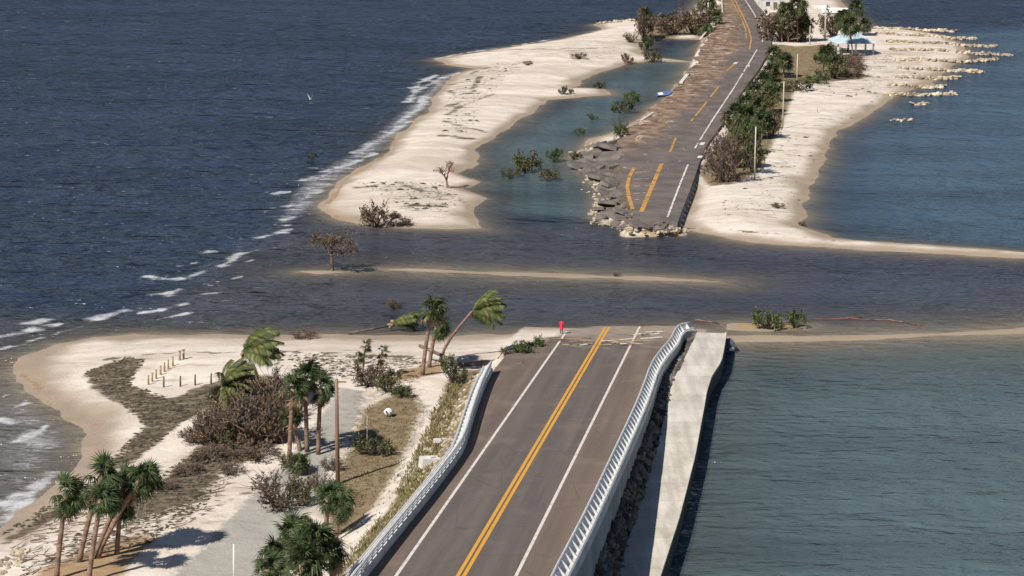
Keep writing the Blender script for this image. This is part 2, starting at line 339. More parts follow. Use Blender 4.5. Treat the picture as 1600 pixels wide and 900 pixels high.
def water_mat():
    t = NT('sea_water')
    tc = t.n('ShaderNodeTexCoord')
    def mp(sc, rz):
        m = t.n('ShaderNodeMapping'); m.inputs['Scale'].default_value = sc; m.inputs['Rotation'].default_value = (0,0,rz); t.l(tc.outputs['Object'], m.inputs[0]); return m.outputs[0]
    chop = t.attr('chop')
    n1 = t.noise(mp((0.22,0.27,1), R(18)), 1.0, 3, 0.5, 0.5)         # chop
    n2 = t.noise(mp((0.05,0.085,1), R(22)), 1.0, 2, 0.5, 0.4)       # swell
    n3 = t.noise(mp((0.35,0.95,1), R(-5)), 1.0, 3, 0.55, 0.3)            # ripples
    n4 = t.noise(mp((0.014,0.06,1), R(3)), 1.0, 7, 0.68, 0.5)           # wind patches
    hgt = t.math('ADD', t.math('MULTIPLY', t.math('ADD', t.math('MULTIPLY', n1, 1.25), t.math('MULTIPLY', n2, 2.6)), chop), t.math('MULTIPLY', n3, 0.42))
    nor = t.bump(hgt, 1.0, 2.2)
    body = t.attr('wcol', 'Color')
    body = t.mix(0.55, body, t.mix(t.ramp(n4, 0.3, 0.7), (0.27,0.28,0.30), (0.70,0.70,0.69)), 'OVERLAY')
    dif = t.n('ShaderNodeBsdfDiffuse'); t.l(body, dif.inputs[0]); t.l(nor, dif.inputs['Normal'])
    tr = t.n('ShaderNodeBsdfTransparent'); tr.inputs[0].default_value = (0.86,0.88,0.86,1)
    al = t.math('SUBTRACT', 1.0, t.math('EXPONENT', t.math('MULTIPLY', t.attr('depth'), -3.2)))
    m1 = t.n('ShaderNodeMixShader'); t.l(al, m1.inputs[0]); t.l(tr.outputs[0], m1.inputs[1]); t.l(dif.outputs[0], m1.inputs[2])
    gl = t.n('ShaderNodeBsdfGlossy'); gl.inputs['Roughness'].default_value = 0.16; gl.inputs['Color'].default_value = (0.8,0.86,0.95,1); t.l(nor, gl.inputs['Normal'])
    fr = t.n('ShaderNodeFresnel'); fr.inputs[0].default_value = 1.33; t.l(nor, fr.inputs['Normal'])
    fk = t.math('MINIMUM', t.math('MULTIPLY', fr.outputs[0], 0.55), 0.45)
    m2 = t.n('ShaderNodeMixShader'); t.l(fk, m2.inputs[0]); t.l(m1.outputs[0], m2.inputs[1]); t.l(gl.outputs[0], m2.inputs[2])
    # foam
    fn = t.noise(mp((0.6,0.7,1), R(14)), 1.0, 8, 0.82, 1.4); fs = t.noise(mp((0.16,0.45,1), R(16)), 1.0, 5, 0.7, 0.5)
    fm = t.ramp(t.math('ADD', t.math('MULTIPLY', t.attr('foam'), 0.40), t.math('ADD', t.math('MULTIPLY', fn, 0.6), t.math('MULTIPLY', fs, 0.4))), 0.70, 1.02)
    caps = t.ramp(t.math('MULTIPLY', t.math('ADD', t.math('MULTIPLY', t.noise(mp((0.10,0.55,1), R(14)), 1.0, 5, 0.6), 0.62), t.math('MULTIPLY', t.noise(mp((0.9,1.4,1), R(10)), 1.0, 3), 0.38)), t.attr('caps')), 0.625, 0.69)
    fm = t.math('MINIMUM', t.math('ADD', t.math('MULTIPLY', fm, 0.8), t.math('MULTIPLY', caps, 0.5)), 1.0)
    fd = t.n('ShaderNodeBsdfDiffuse'); fd.inputs[0].default_value = (0.66,0.67,0.70,1)
    m3 = t.n('ShaderNodeMixShader'); t.l(fm, m3.inputs[0]); t.l(m2.outputs[0], m3.inputs[1]); t.l(fd.outputs[0], m3.inputs[2])
    t.l(m3.outputs[0], t.out.inputs[0]); return t.m
M['water'] = water_mat()

# ------------------------------------------------------------------ mesh helpers
class MB:
    def __init__(s): s.v = []; s.f = []; s.mi = []
    def add(s, vs, fs, mi=0):
        o = len(s.v); s.v += [tuple(map(float, q)) for q in vs]; s.f += [tuple(i + o for i in f) for f in fs]; s.mi += [mi] * len(fs); return s
    def tube(s, path, radii, n=6, mi=0, cap=True):
        path = [Vector(p) for p in path]; rings = []
        for i, p in enumerate(path):
            d = (path[min(i+1, len(path)-1)] - path[max(i-1, 0)]); d = d.normalized() if d.length > 1e-6 else Vector((0,0,1))
            a = d.orthogonal() if abs(d.z) < 0.9 else Vector((1,0,0)); a = (a - d * a.dot(d)).normalized(); b = d.cross(a); r = radii[i] if hasattr(radii, '__len__') else radii
            rings.append([p + a * math.cos(2*math.pi*k/n) * r + b * math.sin(2*math.pi*k/n) * r for k in range(n)])
        vs = [q for rg in rings for q in rg]; fs = []
        for i in range(len(path)-1):
            for k in range(n): fs.append((i*n+k, i*n+(k+1)%n, (i+1)*n+(k+1)%n, (i+1)*n+k))
        if cap: fs.append(tuple(range(n))[::-1]); fs.append(tuple((len(path)-1)*n+k for k in range(n)))
        return s.add(vs, fs, mi)
    def hexa(s, c8, mi=0):      # bottom 4 (ccw), top 4
        return s.add(c8, [(3,2,1,0),(4,5,6,7),(0,1,5,4),(1,2,6,5),(2,3,7,6),(3,0,4,7)], mi)
    def box(s, c, size, rz=0.0, mi=0, rot=None):
        hx, hy, hz = [q/2 for q in size]; m = rot or Matrix.Rotation(rz, 3, 'Z'); c = Vector(c)
        q = [(-hx,-hy,-hz),(hx,-hy,-hz),(hx,hy,-hz),(-hx,hy,-hz),(-hx,-hy,hz),(hx,-hy,hz),(hx,hy,hz),(-hx,hy,hz)]
        return s.hexa([c + m @ Vector(k) for k in q], mi)
    def rock(s, c, r, flat=0.7, mi=0):
        vs = []
        for k in ICO_V:
            q = Vector(k) * r * random.uniform(0.72, 1.15); q.z *= flat; vs.append(q)
        m = Euler((random.uniform(-.5,.5), random.uniform(-.5,.5), random.uniform(0,6.3))).to_matrix()
        return s.add([Vector(c) + m @ q for q in vs], ICO_F, mi)
    def mesh(s, name, mats, smooth=False):
        me = bpy.data.meshes.new(name); me.from_pydata(s.v, [], s.f); me.update()
        for m in (mats if isinstance(mats, (list, tuple)) else [mats]): me.materials.append(M[m] if isinstance(m, str) else m)
        if any(s.mi): me.polygons.foreach_set('material_index', s.mi)
        if smooth: me.polygons.foreach_set('use_smooth', [True] * len(me.polygons))
        return me
    def build(s, name, mats, parent=None, smooth=False):
        return link(name, s.mesh(name, mats, smooth), parent)
_p = (1 + 5 ** .5) / 2
ICO_V = [Vector(q).normalized() for q in [(-1,_p,0),(1,_p,0),(-1,-_p,0),(1,-_p,0),(0,-1,_p),(0,1,_p),(0,-1,-_p),(0,1,-_p),(_p,0,-1),(_p,0,1),(-_p,0,-1),(-_p,0,1)]]
ICO_F = [(0,11,5),(0,5,1),(0,1,7),(0,7,10),(0,10,11),(1,5,9),(5,11,4),(11,10,2),(10,7,6),(7,1,8),(3,9,4),(3,4,2),(3,2,6),(3,6,8),(3,8,9),(4,9,5),(2,4,11),(6,2,10),(8,6,7),(9,8,1)]
def link(name, data, parent=None, loc=None, rot=None, sc=None):
    o = bpy.data.objects.new(name, data); COL.objects.link(o); o.parent = parent
    if loc is not None: o.location = loc
    if rot is not None: o.rotation_euler = rot
    if sc is not None: o.scale = (sc, sc, sc) if isinstance(sc, (int, float)) else sc
    return o
def tag(o, label=None, cat=None, group=None, kind=None):
    if label: o['label'] = label
    if cat: o['category'] = cat
    if group: o['group'] = group
    if kind: o['kind'] = kind
    return o
def thing(name, label, cat, loc=(0,0,0), rz=0.0, group=None):
    return tag(link(name, None, None, loc, (0,0,rz)), label, cat, group)

# ------------------------------------------------------------------ ground and water sheets
def sheet(name, Z, mat, attrs, colattrs=None):
    ny, nx = GX.shape; me = bpy.data.meshes.new(name)
    co = np.stack([GX, GY, Z], -1).reshape(-1, 3).astype(np.float32)
    i = np.arange(ny * nx).reshape(ny, nx); q = np.stack([i[:-1,:-1], i[:-1,1:], i[1:,1:], i[1:,:-1]], -1).reshape(-1, 4)
    me.vertices.add(len(co)); me.vertices.foreach_set('co', co.ravel()); nq = len(q)
    me.loops.add(nq * 4); me.loops.foreach_set('vertex_index', q.ravel().astype(np.int32))
    me.polygons.add(nq); me.polygons.foreach_set('loop_start', np.arange(0, nq * 4, 4, dtype=np.int32))
    me.update(calc_edges=True); me.polygons.foreach_set('use_smooth', np.ones(nq, bool))
    for k, v in attrs.items():
        a = me.attributes.new(k, 'FLOAT', 'POINT'); a.data.foreach_set('value', v.ravel().astype(np.float32))
    for k, v in (colattrs or {}).items():
        a = me.attributes.new(k, 'FLOAT_COLOR', 'POINT'); c = np.concatenate([v.reshape(-1, 3), np.ones((len(co), 1))], 1); a.data.foreach_set('color', c.ravel().astype(np.float32))
    me.materials.append(M[mat]); return link(name, me)

A = {k: np.zeros(GX.shape) for k in ('wet', 'dark', 'veg', 'gravel', 'soil', 'lip_shade', 'foam')}
def area(k, pts, soft=1.2, val=1.0, z=0.6, surf=False):
    P = np.array([g(*q)[:2] for q in pts]) if surf else W(pts, z); b0 = P.min(0) - 4; b1 = P.max(0) + 4
    jx = np.where((xs >= b0[0]) & (xs <= b1[0]))[0]; jy = np.where((ys >= b0[1]) & (ys <= b1[1]))[0]
    if not len(jx) or not len(jy): return
    sl = np.ix_(jy, jx); d = sdist(GX[sl], GY[sl], P)
    A[k][sl] = np.maximum(A[k][sl], val * sstep(d, -soft, soft))
def stroke(k, pts, w=0.8, val=1.0, z=0.5, wob=0.6):
    P = W(pts, z); b0 = P.min(0) - 3 * w - 1; b1 = P.max(0) + 3 * w + 1
    jx = np.where((xs >= b0[0]) & (xs <= b1[0]))[0]; jy = np.where((ys >= b0[1]) & (ys <= b1[1]))[0]
    if not len(jx) or not len(jy): return
    sl = np.ix_(jy, jx); d = seg_dist(GX[sl], GY[sl], P, False) + (fbm(GX[sl] / 1.7, GY[sl] / 2.6, 3) - 0.42) * wob * 2
    d = np.maximum(d, 0)
    A[k][sl] = np.maximum(A[k][sl], val * np.exp(-(d / w) ** 2))

# seaweed wrack and litter on the near beach
area('dark', [(128,584),(165,566),(195,558),(228,562),(214,582),(204,600),(235,618),(270,622),(300,610),(345,600),(345,622),(322,642),(282,662),(245,692),(215,718),(190,728),(148,736),(168,718),(190,700),(226,664),(214,648),(190,630),(150,612)], 1.0)
area('dark', [(0,838),(60,802),(120,758),(180,736),(215,742),(190,775),(120,798),(60,818),(0,850)], 1.0)
area('dark', [(250,742),(270,728),(310,700),(340,692),(400,690),(425,702),(385,716),(345,740),(342,760),(322,790),(290,806),(215,818),(180,805),(215,782),(238,772)], 1.6, 0.8)
area('dark', [(300,680),(330,650),(420,640),(460,670),(430,700),(340,705)], 2.0, 0.75)
stroke('dark', [(170,560),(230,556),(290,553),(340,555),(400,553),(520,556),(640,561)], 0.5, 1.0)
stroke('dark', [(430,552),(520,556),(600,566),(660,575)], 1.8, 0.45)
stroke('dark', [(220,830),(330,800),(430,760)], 0.6, 0.6)
stroke('dark', [(560,612),(610,606),(680,588)], 0.8, 0.6)
area('veg', [(560,645),(640,603),(668,640),(645,700),(622,760),(600,800),(575,840),(545,860),(510,850),(500,790),(520,740),(540,700)], 2.2, 0.9)
area('veg', [(470,700),(520,620),(570,600),(640,590),(700,590),(690,640),(640,760),(590,840),(500,860),(480,800)], 3.0, 0.5)
area('veg', [(20,900),(60,850),(180,800),(330,760),(440,700),(400,770),(300,850),(200,900)], 3.0, 0.48)
area('veg', [(690,600),(715,575),(752,578),(738,620),(718,690),(690,732),(640,785),(590,845),(560,880),(530,915),(500,915),(545,880),(600,800),(640,740),(665,690),(685,630)], 1.2, 0.85, surf=True)
stroke('gravel', [(620,770),(650,690),(668,640)], 1.2, 0.6)
area('veg', [(310,640),(340,600),(430,590),(440,690),(330,700)], 2.0, 0.9)
area('gravel', [(200,960),(290,880),(350,820),(375,790),(400,765),(470,690),(500,650),(530,610),(575,618),(565,665),(520,740),(500,790),(470,830),(420,900),(380,960)], 2.6, 0.92)
area('veg', [(300,700),(330,640),(440,640),(455,690),(420,712),(350,742),(300,790),(240,812),(170,812),(230,770)], 1.5, 0.8)
area('dark', [(940,342),(950,300),(905,258),(908,238),(960,214),(990,220),(990,345)], 1.0, 1.0)
area('soil', [(982,346),(1062,346),(1066,366),(975,366)], 0.6, 1.0, 0.3)
area('soil', [(20,930),(60,890),(120,868),(160,850),(230,836),(250,850),(215,880),(190,930)], 2.0, 0.95)
area('soil', [(620,585),(680,570),(700,575),(690,590),(650,600),(600,605)], 1.0, 0.95)
stroke('soil', [(205,640),(180,690),(150,720),(110,770)], 2.2, 0.42)
# erosion lip along the left shores: brown edge, its shadow line painted into the tint
stroke('lip_shade', [(33,582),(58,600),(70,622),(100,645),(130,660),(165,663)], 0.3, 0.9, 0.2)
stroke('lip_shade', [(700,104),(668,160),(625,210),(590,250),(540,280),(525,303),(507,322),(530,341),(556,350)], 0.45, 0.9, 0.2)
# wrack on the far beach
for pts in [[(700,140),(712,150),(735,148),(750,120)],[(700,180),(715,168),(740,160),(770,150)],[(695,190),(720,200),(760,205)],[(735,115),(760,105),(830,97)],[(560,292),(620,288),(660,300)],[(640,322),(690,322)],[(690,214),(740,216)],[(700,130),(730,128)],[(760,80),(950,76)],[(700,165),(720,160)]]:
    stroke('dark', pts, 1.3, 0.8, 0.5, 1.0)
for u, v in [(1215,275),(1232,228),(1216,320),(1250,350),(1330,190),(1208,235),(1200,255),(1185,270),(1170,330),(1270,200),(1300,170),(1290,185),(1350,120),(1380,135),(1340,95)]:
    stroke('dark', [(u-12, v), (u+14, v+1)], 0.55, 0.75)
for pts, v in [([(690,120),(760,98),(840,92),(800,130),(770,160),(745,215),(690,225),(680,170)],.44),([(555,282),(690,284),(745,300),(735,330),(620,335)],.46),([(1110,345),(1180,285),(1220,210),(1300,165),(1390,140),(1290,200),(1255,290),(1250,345)],.38),([(1250,150),(1290,90),(1400,75),(1470,80),(1440,125),(1380,150)],.42),([(430,540),(660,545),(700,580),(560,600),(430,590)],.42),([(860,70),(990,60),(1000,95),(880,105)],.42),([(60,560),(200,530),(600,530),(600,552),(330,552)],.16),([(20,840),(130,790),(330,760),(280,830),(100,900),(0,900)],.40)]:
    area('dark', pts, 4.0, v)
area('veg', [(1085,270),(1110,240),(1150,190),(1190,120),(1215,70),(1260,75),(1250,130),(1225,200),(1190,270),(1150,292),(1105,290)], 2.0, 0.85)
area('veg', [(1220,75),(1300,70),(1350,85),(1355,125),(1270,132),(1225,130)], 2.0, 0.8)
area('veg', [(1195,20),(1265,20),(1265,70),(1210,68)], 3.0, 0.8)
area('veg', [(990,62),(1000,35),(1060,20),(1110,20),(1100,50),(1050,58)], 3.0, 0.75)
stroke('dark', [(1075,352),(1200,364),(1330,376)], 0.45, 0.8)
area('soil', [(1150,505),(1200,500),(1270,508),(1250,514),(1150,514)], 0.6, 0.8, 0.1)
A['wet'] = 1 - sstep(GH + (fbm(GX / 4, GY / 6) - 0.5) * 0.25, 0.12, 0.42)
ground = sheet('ground', GH, 'ground', {k: A[k] for k in ('wet','dark','veg','gravel','soil','lip_shade')})
tag(ground, kind='structure')

# breakers and wash on the open shore
for pts, w in [
 ([(232,432),(262,436),(290,434),(316,424)],1.0),([(236,460),(262,458),(283,452)],0.9),([(262,462),(310,460),(338,457)],0.6),([(215,490),(250,485),(295,475)],0.7),
 ([(345,416),(362,408),(372,398),(398,391)],0.8),([(282,416),(306,411)],0.6),([(312,396),(330,394)],0.8),([(405,371),(432,366),(455,358)],0.9),([(425,350),(448,352)],0.5),
 ([(425,325),(450,322),(465,318)],1.2),([(446,343),(462,338)],1.0),([(430,302),(450,300)],0.9),([(470,282),(500,277),(515,270)],1.4),([(480,262),(510,264)],0.9),
 ([(505,268),(545,258),(585,240)],1.3),([(560,238),(600,214),(640,190)],1.3),([(620,192),(655,170),(662,150)],1.5),([(655,140),(690,122),(720,114)],1.6),([(640,160),(655,130),(680,118)],1.4),
 ([(470,300),(500,288)],0.8),([(475,310),(500,300),(520,280)],0.9),([(680,92),(730,82),(790,74)],0.8),([(800,72),(870,60)],0.6),
 ([(32,506),(66,500)],1.2),([(5,526),(46,516)],1.2),([(80,508),(108,505)],0.7),([(150,498),(172,492),(196,486)],1.1),([(60,530),(125,510)],0.5),([(0,546),(40,538),(70,524)],0.6),
 ([(0,560),(20,556)],0.5),([(240,500),(300,488)],0.4),([(30,690),(60,676),(74,664)],0.7),([(0,655),(16,662)],0.8),([(0,620),(30,612)],0.6),([(10,640),(45,630)],0.5),([(0,822),(30,795),(50,770),(85,740)],1.3),
 ([(0,790),(28,776)],0.8),([(75,745),(110,715),(120,700)],0.5),([(340,440),(378,432)],0.5),([(380,410),(420,400)],0.4),([(350,470),(420,462)],0.3)]:
    stroke('foam', pts, w * 1.35, 1.0, 0.0, 1.2)
area('foam', [(0,590),(40,600),(70,640),(110,665),(120,690),(80,730),(30,790),(0,800)], 3.0, 0.66, 0)
area('foam', [(420,345),(470,280),(560,230),(640,160),(690,115),(720,112),(660,175),(600,235),(530,285),(495,325),(440,360)], 3.0, 0.80, 0)
area('foam', [(200,500),(300,400),(420,340),(480,340),(420,400),(380,470),(250,505),(0,560),(0,520)], 5.0, 0.42, 0)
NAVY, PLUM, TEAL, BLUE, LAG = [np.array(c) for c in ((0.019,0.031,0.062), (0.052,0.055,0.072), (0.066,0.098,0.112), (0.044,0.076,0.122), (0.060,0.094,0.110))]
col = np.tile(NAVY, (*GX.shape, 1))
def blend(pts, c, soft):
    P = W(pts); k = sstep(sdist(GX, GY, P) + (fbm(GX / 25, GY / 40, 3) - 0.5) * soft * 1.5, -soft, soft)[..., None]
    global col; col = col * (1 - k) + c * k
blend([(1060,340),(1180,200),(1300,60),(1700,40),(3500,20),(3500,400),(1600,399),(1300,386)], BLUE, 14)
blend([(-500,470),(200,500),(330,420),(460,360),(520,330),(760,352),(960,350),(1060,365),(1500,392),(3500,420),(3500,520),(1100,540),(300,560),(-500,600)], PLUM, 5)
blend([(1060,390),(1300,400),(2600,430),(2600,505),(1400,498),(1000,470)], np.array((0.040,0.048,0.076)), 6)
blend([(1050,520),(1600,508),(3500,470),(3500,1500),(900,1500),(930,900)], TEAL, 7)
blend([(745,330),(735,235),(900,140),(960,100),(1100,60),(1100,100),(960,210),(940,345)], LAG, 6)
blend([(0,590),(130,660),(140,690),(0,830),(-300,900),(-300,560)], np.array((0.15,0.145,0.15)), 3)
chop = np.full(GX.shape, 1.0)
lag = sstep(sdist(GX, GY, W([(745,350),(735,235),(900,140),(960,100),(1100,60),(1100,100),(960,210),(940,345)])), -4, 6)
rgt = sstep(sdist(GX, GY, W([(1050,525),(1600,515),(3500,470),(3500,1500),(900,1500),(930,900)])), -4, 6)
rgt2 = sstep(sdist(GX, GY, W([(1060,340),(1180,200),(1300,60),(1700,40),(3500,20),(3500,400),(1600,399),(1300,386)])), -4, 6)
brc = sstep(sdist(GX, GY, W([(500,340),(760,352),(1060,365),(1600,402),(3500,430),(3500,510),(1100,540),(400,540)])), -4, 8)
chop = chop * (1 - 0.85 * lag) * (1 - 0.62 * rgt) * (1 - 0.5 * rgt2) * (1 - 0.45 * brc)
depth = np.maximum(-GH, 0.0); depth = np.where(GH > 0.3, 3, depth)
caps = np.clip(1 - lag - rgt - rgt2 - brc, 0, 1)
water = sheet('water', np.zeros(GX.shape), 'water', {'depth': depth, 'foam': A['foam'] * (GH < 0.05), 'chop': chop, 'caps': caps}, {'wcol': col})
tag(water, kind='structure')

# ------------------------------------------------------------------ near road
hl = math.atan2(RLAT[1], RLAT[0])
rm = Matrix((RLAT, RDIR, RNOR)).transposed().to_4x4(); rm.translation = Vector(RC0)
AS = np.concatenate([np.arange(-40, RLEN - 12, 1.5), np.arange(RLEN - 12, ROAD_END_A, 0.7)])
def end_ok(l, a):     # ragged end of the asphalt
    e = np.interp(l, [-12, -7.5, -5.5, -3.65, 0, 3.65, 6], [RLEN-19, RLEN-17.5, RLEN-11, RLEN-5, RLEN-1.0, RLEN+0.2, RLEN+1.0]); return e + (vnoise(np.array(l*1.3), np.array(3.0)) - .5) * 2.2
mb = MB()
cuts = [-1, -0.85, -0.7, -0.55]
def strip(l0f, l1f, n, mi):
    for k in range(n):
        for i in range(len(AS) - 1):
            a0, a1 = AS[i], AS[i+1]
            q = []
            for a, kk in ((a0, k), (a0, k+1), (a1, k+1), (a1, k)):
                l = l0f(a) + (l1f(a) - l0f(a)) * kk / n; q.append((l, min(a, max(float(end_ok(l, a)), a0 - 0.0)), 0.0))
            if q[2][1] <= q[1][1] + 1e-4 and q[3][1] <= q[0][1] + 1e-4: continue
            o = len(mb.v); mb.v += q; mb.f.append((o, o+1, o+2, o+3)); mb.mi.append(mi)
lf = lambda a: interp_l(LBR, a) - 0.1
rf = lambda a: interp_l(RTR, a) + 0.1
strip(lf, lambda a: -3.65, 4, 1); strip(lambda a: -3.65, lambda a: 3.65, 8, 0); strip(lambda a: 3.65, rf, 4, 1)
road = mb.build('road', ['lane', 'shoulder']); road.matrix_world = rm; tag(road, kind='structure')
def rline(name, l, w, a1, mat, lift):
    b = MB(); aa = list(np.linspace(-40, a1, 60))
    for i in range(59):
        b.add([(l-w/2, aa[i], lift), (l+w/2, aa[i], lift), (l+w/2, aa[i+1], lift), (l-w/2, aa[i+1], lift)], [(0,1,2,3)])
    o = b.build(name, mat, road); return o
rline('white_line', -3.65, 0.22, RLEN - 5.2, 'whiteline', 0.006); rline('white_line', 3.65, 0.22, RLEN - 0.2, 'whiteline', 0.006)
rline('yellow_line', 0.10, 0.24, RLEN - 1.5, 'yellowline', 0.006); rline('yellow_line', 0.48, 0.24, RLEN - 1.3, 'yellowline', 0.006)

# parapets with metal rails
def resample(L, step):
    P = [np.array(q) for q in L]; out = [P[0]]; 
    tot = [0]
    for i in range(1, len(P)): tot.append(tot[-1] + np.linalg.norm(P[i] - P[i-1]))
    n = int(tot[-1] / step); X = np.array(P)
    s = np.linspace(0, tot[-1], n + 1)
    return [np.array([np.interp(q, tot, X[:,0]), np.interp(q, tot, X[:,1])]) for q in s]
def smooth_path(L, it=2):
    for _ in range(it):
        N = [L[0]]
        for i in range(len(L) - 1):
            p, q = np.array(L[i]), np.array(L[i+1]); N += [p * .75 + q * .25, p * .25 + q * .75]
        L = N + [L[-1]]
    return L
def parapet(L, side, label, wallh):
    path = resample(smooth_path([np.array(q) for q in L], 1), 0.85); n = len(path)
    T = thing('bridge_parapet', label, 'parapet', road_pt(*path[n // 2]), 0)
    base = np.array(T.location)
    nrm = []
    for i in range(n):
        d = path[min(i+1, n-1)] - path[max(i-1, 0)]; d /= np.linalg.norm(d); nrm.append(np.array([d[1], -d[0]]) * side)   # outward
    P = lambda i, off, h: Vector(road_pt(path[i][0] + nrm[i][0] * off, path[i][1] + nrm[i][1] * off, h) - base)
    def band(name, prof, mat, seg=None):
        m = len(prof)
        for s0 in range(0, n - 1, 8):
            s1 = min(s0 + 8, n - 1); b = MB(); c = s1 - s0 + 1
            for i in range(s0, s1 + 1):
                sh = Vector(RDIR) * (0.025 if i == s0 else -0.025 if i == s1 else 0) + Vector((0, 0, random.uniform(-.01,.01) if i in (s0, s1) else 0))
                b.v += [tuple(P(i, o, h) + sh) for o, h in prof]
            for i in range(c - 1):
                for k in range(m):
                    f = (i*m+k, i*m+(k+1)%m, (i+1)*m+(k+1)%m, (i+1)*m+k); b.f.append(f if side > 0 else f[::-1]); b.mi.append(0)
            b.f.append(tuple(range(m))); b.f.append(tuple((c-1)*m+k for k in range(m))[::-1]); b.mi += [0, 0]
            b.build(name, mat, T)
    band('kerb_wall', [(0.0,-0.25),(0.95,-0.25),(0.95,0.38),(0.80,0.46),(0.10,0.46),(0.0,0.36)], 'concrete')
    for o, h, r in ((0.10,1.12,0.095),(0.14,0.86,0.07),(0.16,0.64,0.07)):
        b = MB(); b.tube([P(i, o, h) for i in range(n)], r, 6); b.build('rail', 'metal', T, True)
    b = MB(); b.tube([P(i, 0.84, 0.62) for i in range(n)], 0.075, 6); b.build('outer_rail', 'metal', T, True)
    for i in range(0, n, 2):
        b = MB()
        b.hexa([P(i,.12,.44)+Vector(RDIR)*-.16, P(i,.80,.44)+Vector(RDIR)*-.16, P(i,.80,.44)+Vector(RDIR)*.16, P(i,.12,.44)+Vector(RDIR)*.16,
                P(i,.10,1.10)+Vector(RDIR)*-.07, P(i,.24,1.10)+Vector(RDIR)*-.07, P(i,.24,1.10)+Vector(RDIR)*.07, P(i,.10,1.10)+Vector(RDIR)*.07])
        b.build('post', 'metal', T)
    return T, path, nrm
TL, pathL, nL = parapet(LBR, -1, 'pale bridge railing with dark inner side beside the palm scrub', None)
TR, pathR, nR = parapet(RTR, 1, 'pale bridge railing on the tall grey retaining wall above the rock bank', None)

# retaining wall below the right railing
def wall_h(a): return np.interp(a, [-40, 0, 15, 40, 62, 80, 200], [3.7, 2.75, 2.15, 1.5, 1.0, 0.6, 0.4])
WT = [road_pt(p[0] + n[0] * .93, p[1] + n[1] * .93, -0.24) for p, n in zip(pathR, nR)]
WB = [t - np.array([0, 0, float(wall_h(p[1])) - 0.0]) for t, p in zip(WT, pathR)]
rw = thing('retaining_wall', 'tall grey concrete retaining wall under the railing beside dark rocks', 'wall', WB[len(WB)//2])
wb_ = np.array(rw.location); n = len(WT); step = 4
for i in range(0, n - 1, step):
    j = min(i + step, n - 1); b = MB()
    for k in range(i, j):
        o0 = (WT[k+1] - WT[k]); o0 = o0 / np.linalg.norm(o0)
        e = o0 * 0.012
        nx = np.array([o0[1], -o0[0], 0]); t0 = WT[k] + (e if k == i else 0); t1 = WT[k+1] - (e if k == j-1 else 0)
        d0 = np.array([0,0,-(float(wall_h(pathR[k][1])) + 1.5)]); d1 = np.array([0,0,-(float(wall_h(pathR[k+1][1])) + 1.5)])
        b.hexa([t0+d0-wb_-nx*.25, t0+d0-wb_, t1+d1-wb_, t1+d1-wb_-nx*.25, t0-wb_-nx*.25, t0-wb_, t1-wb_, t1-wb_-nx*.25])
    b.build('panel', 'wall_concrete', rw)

# fallen walkway slab along the water and the rock bank between
SZ = 1.7
SL = W([(880,1150),(930,1000),(964,894),(991,807),(1022,713),(1044,626),(1047,606),(1060,580),(1079,542),(1088,520)], SZ)
SR = W([(950,1150),(1000,1000),(1034,894),(1062,807),(1086,713),(1102,626),(1104,612),(1112,588),(1127,565),(1132,542),(1135,520)], SZ)
def resamp_xy(P, n):
    s = np.r_[0, np.cumsum(np.linalg.norm(np.diff(P, axis=0), axis=1))]; q = np.linspace(0, s[-1], n); return np.stack([np.interp(q, s, P[:,0]), np.interp(q, s, P[:,1])], 1)
NP = 46
sl, sr = resamp_xy(SL, NP), resamp_xy(SR, NP)
sw = thing('walkway_slab', 'long pale concrete walkway slab lying beside the green water', 'slab', (*((sl[NP//2]+sr[NP//2])/2), SZ - 0.6))
so = np.array(sw.location)
for i in range(NP - 1):
    c = [sl[i], sr[i], sr[i+1], sl[i+1]]; g0 = 0.013
    c = [c[0]*(1-g0)+c[3]*g0, c[1]*(1-g0)+c[2]*g0, c[2]*(1-g0)+c[1]*g0, c[3]*(1-g0)+c[0]*g0]
    jl = random.uniform(-0.10, 0.06); ex = (c[0]-c[1])/np.linalg.norm(c[0]-c[1]); c[0] = c[0] + ex*jl; c[3] = c[3] + ex*jl
    zt = SZ + random.uniform(-.02,.02); tl = random.uniform(-.03,.03)
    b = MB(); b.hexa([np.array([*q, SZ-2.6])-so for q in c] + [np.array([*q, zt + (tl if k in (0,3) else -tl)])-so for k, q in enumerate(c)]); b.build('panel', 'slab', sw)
# raised kerb on the water side
b = MB()
for i in range(NP-1):
    ex0 = (sl[i]-sr[i])/np.linalg.norm(sl[i]-sr[i]); ex1 = (sl[i+1]-sr[i+1])/np.linalg.norm(sl[i+1]-sr[i+1])
    q = [sr[i]-ex0*.02, sr[i]+ex0*.16, sr[i+1]+ex1*.16, sr[i+1]-ex1*.02]
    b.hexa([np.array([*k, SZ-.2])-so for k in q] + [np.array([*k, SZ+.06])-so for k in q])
b.build('kerb', 'slab', sw)
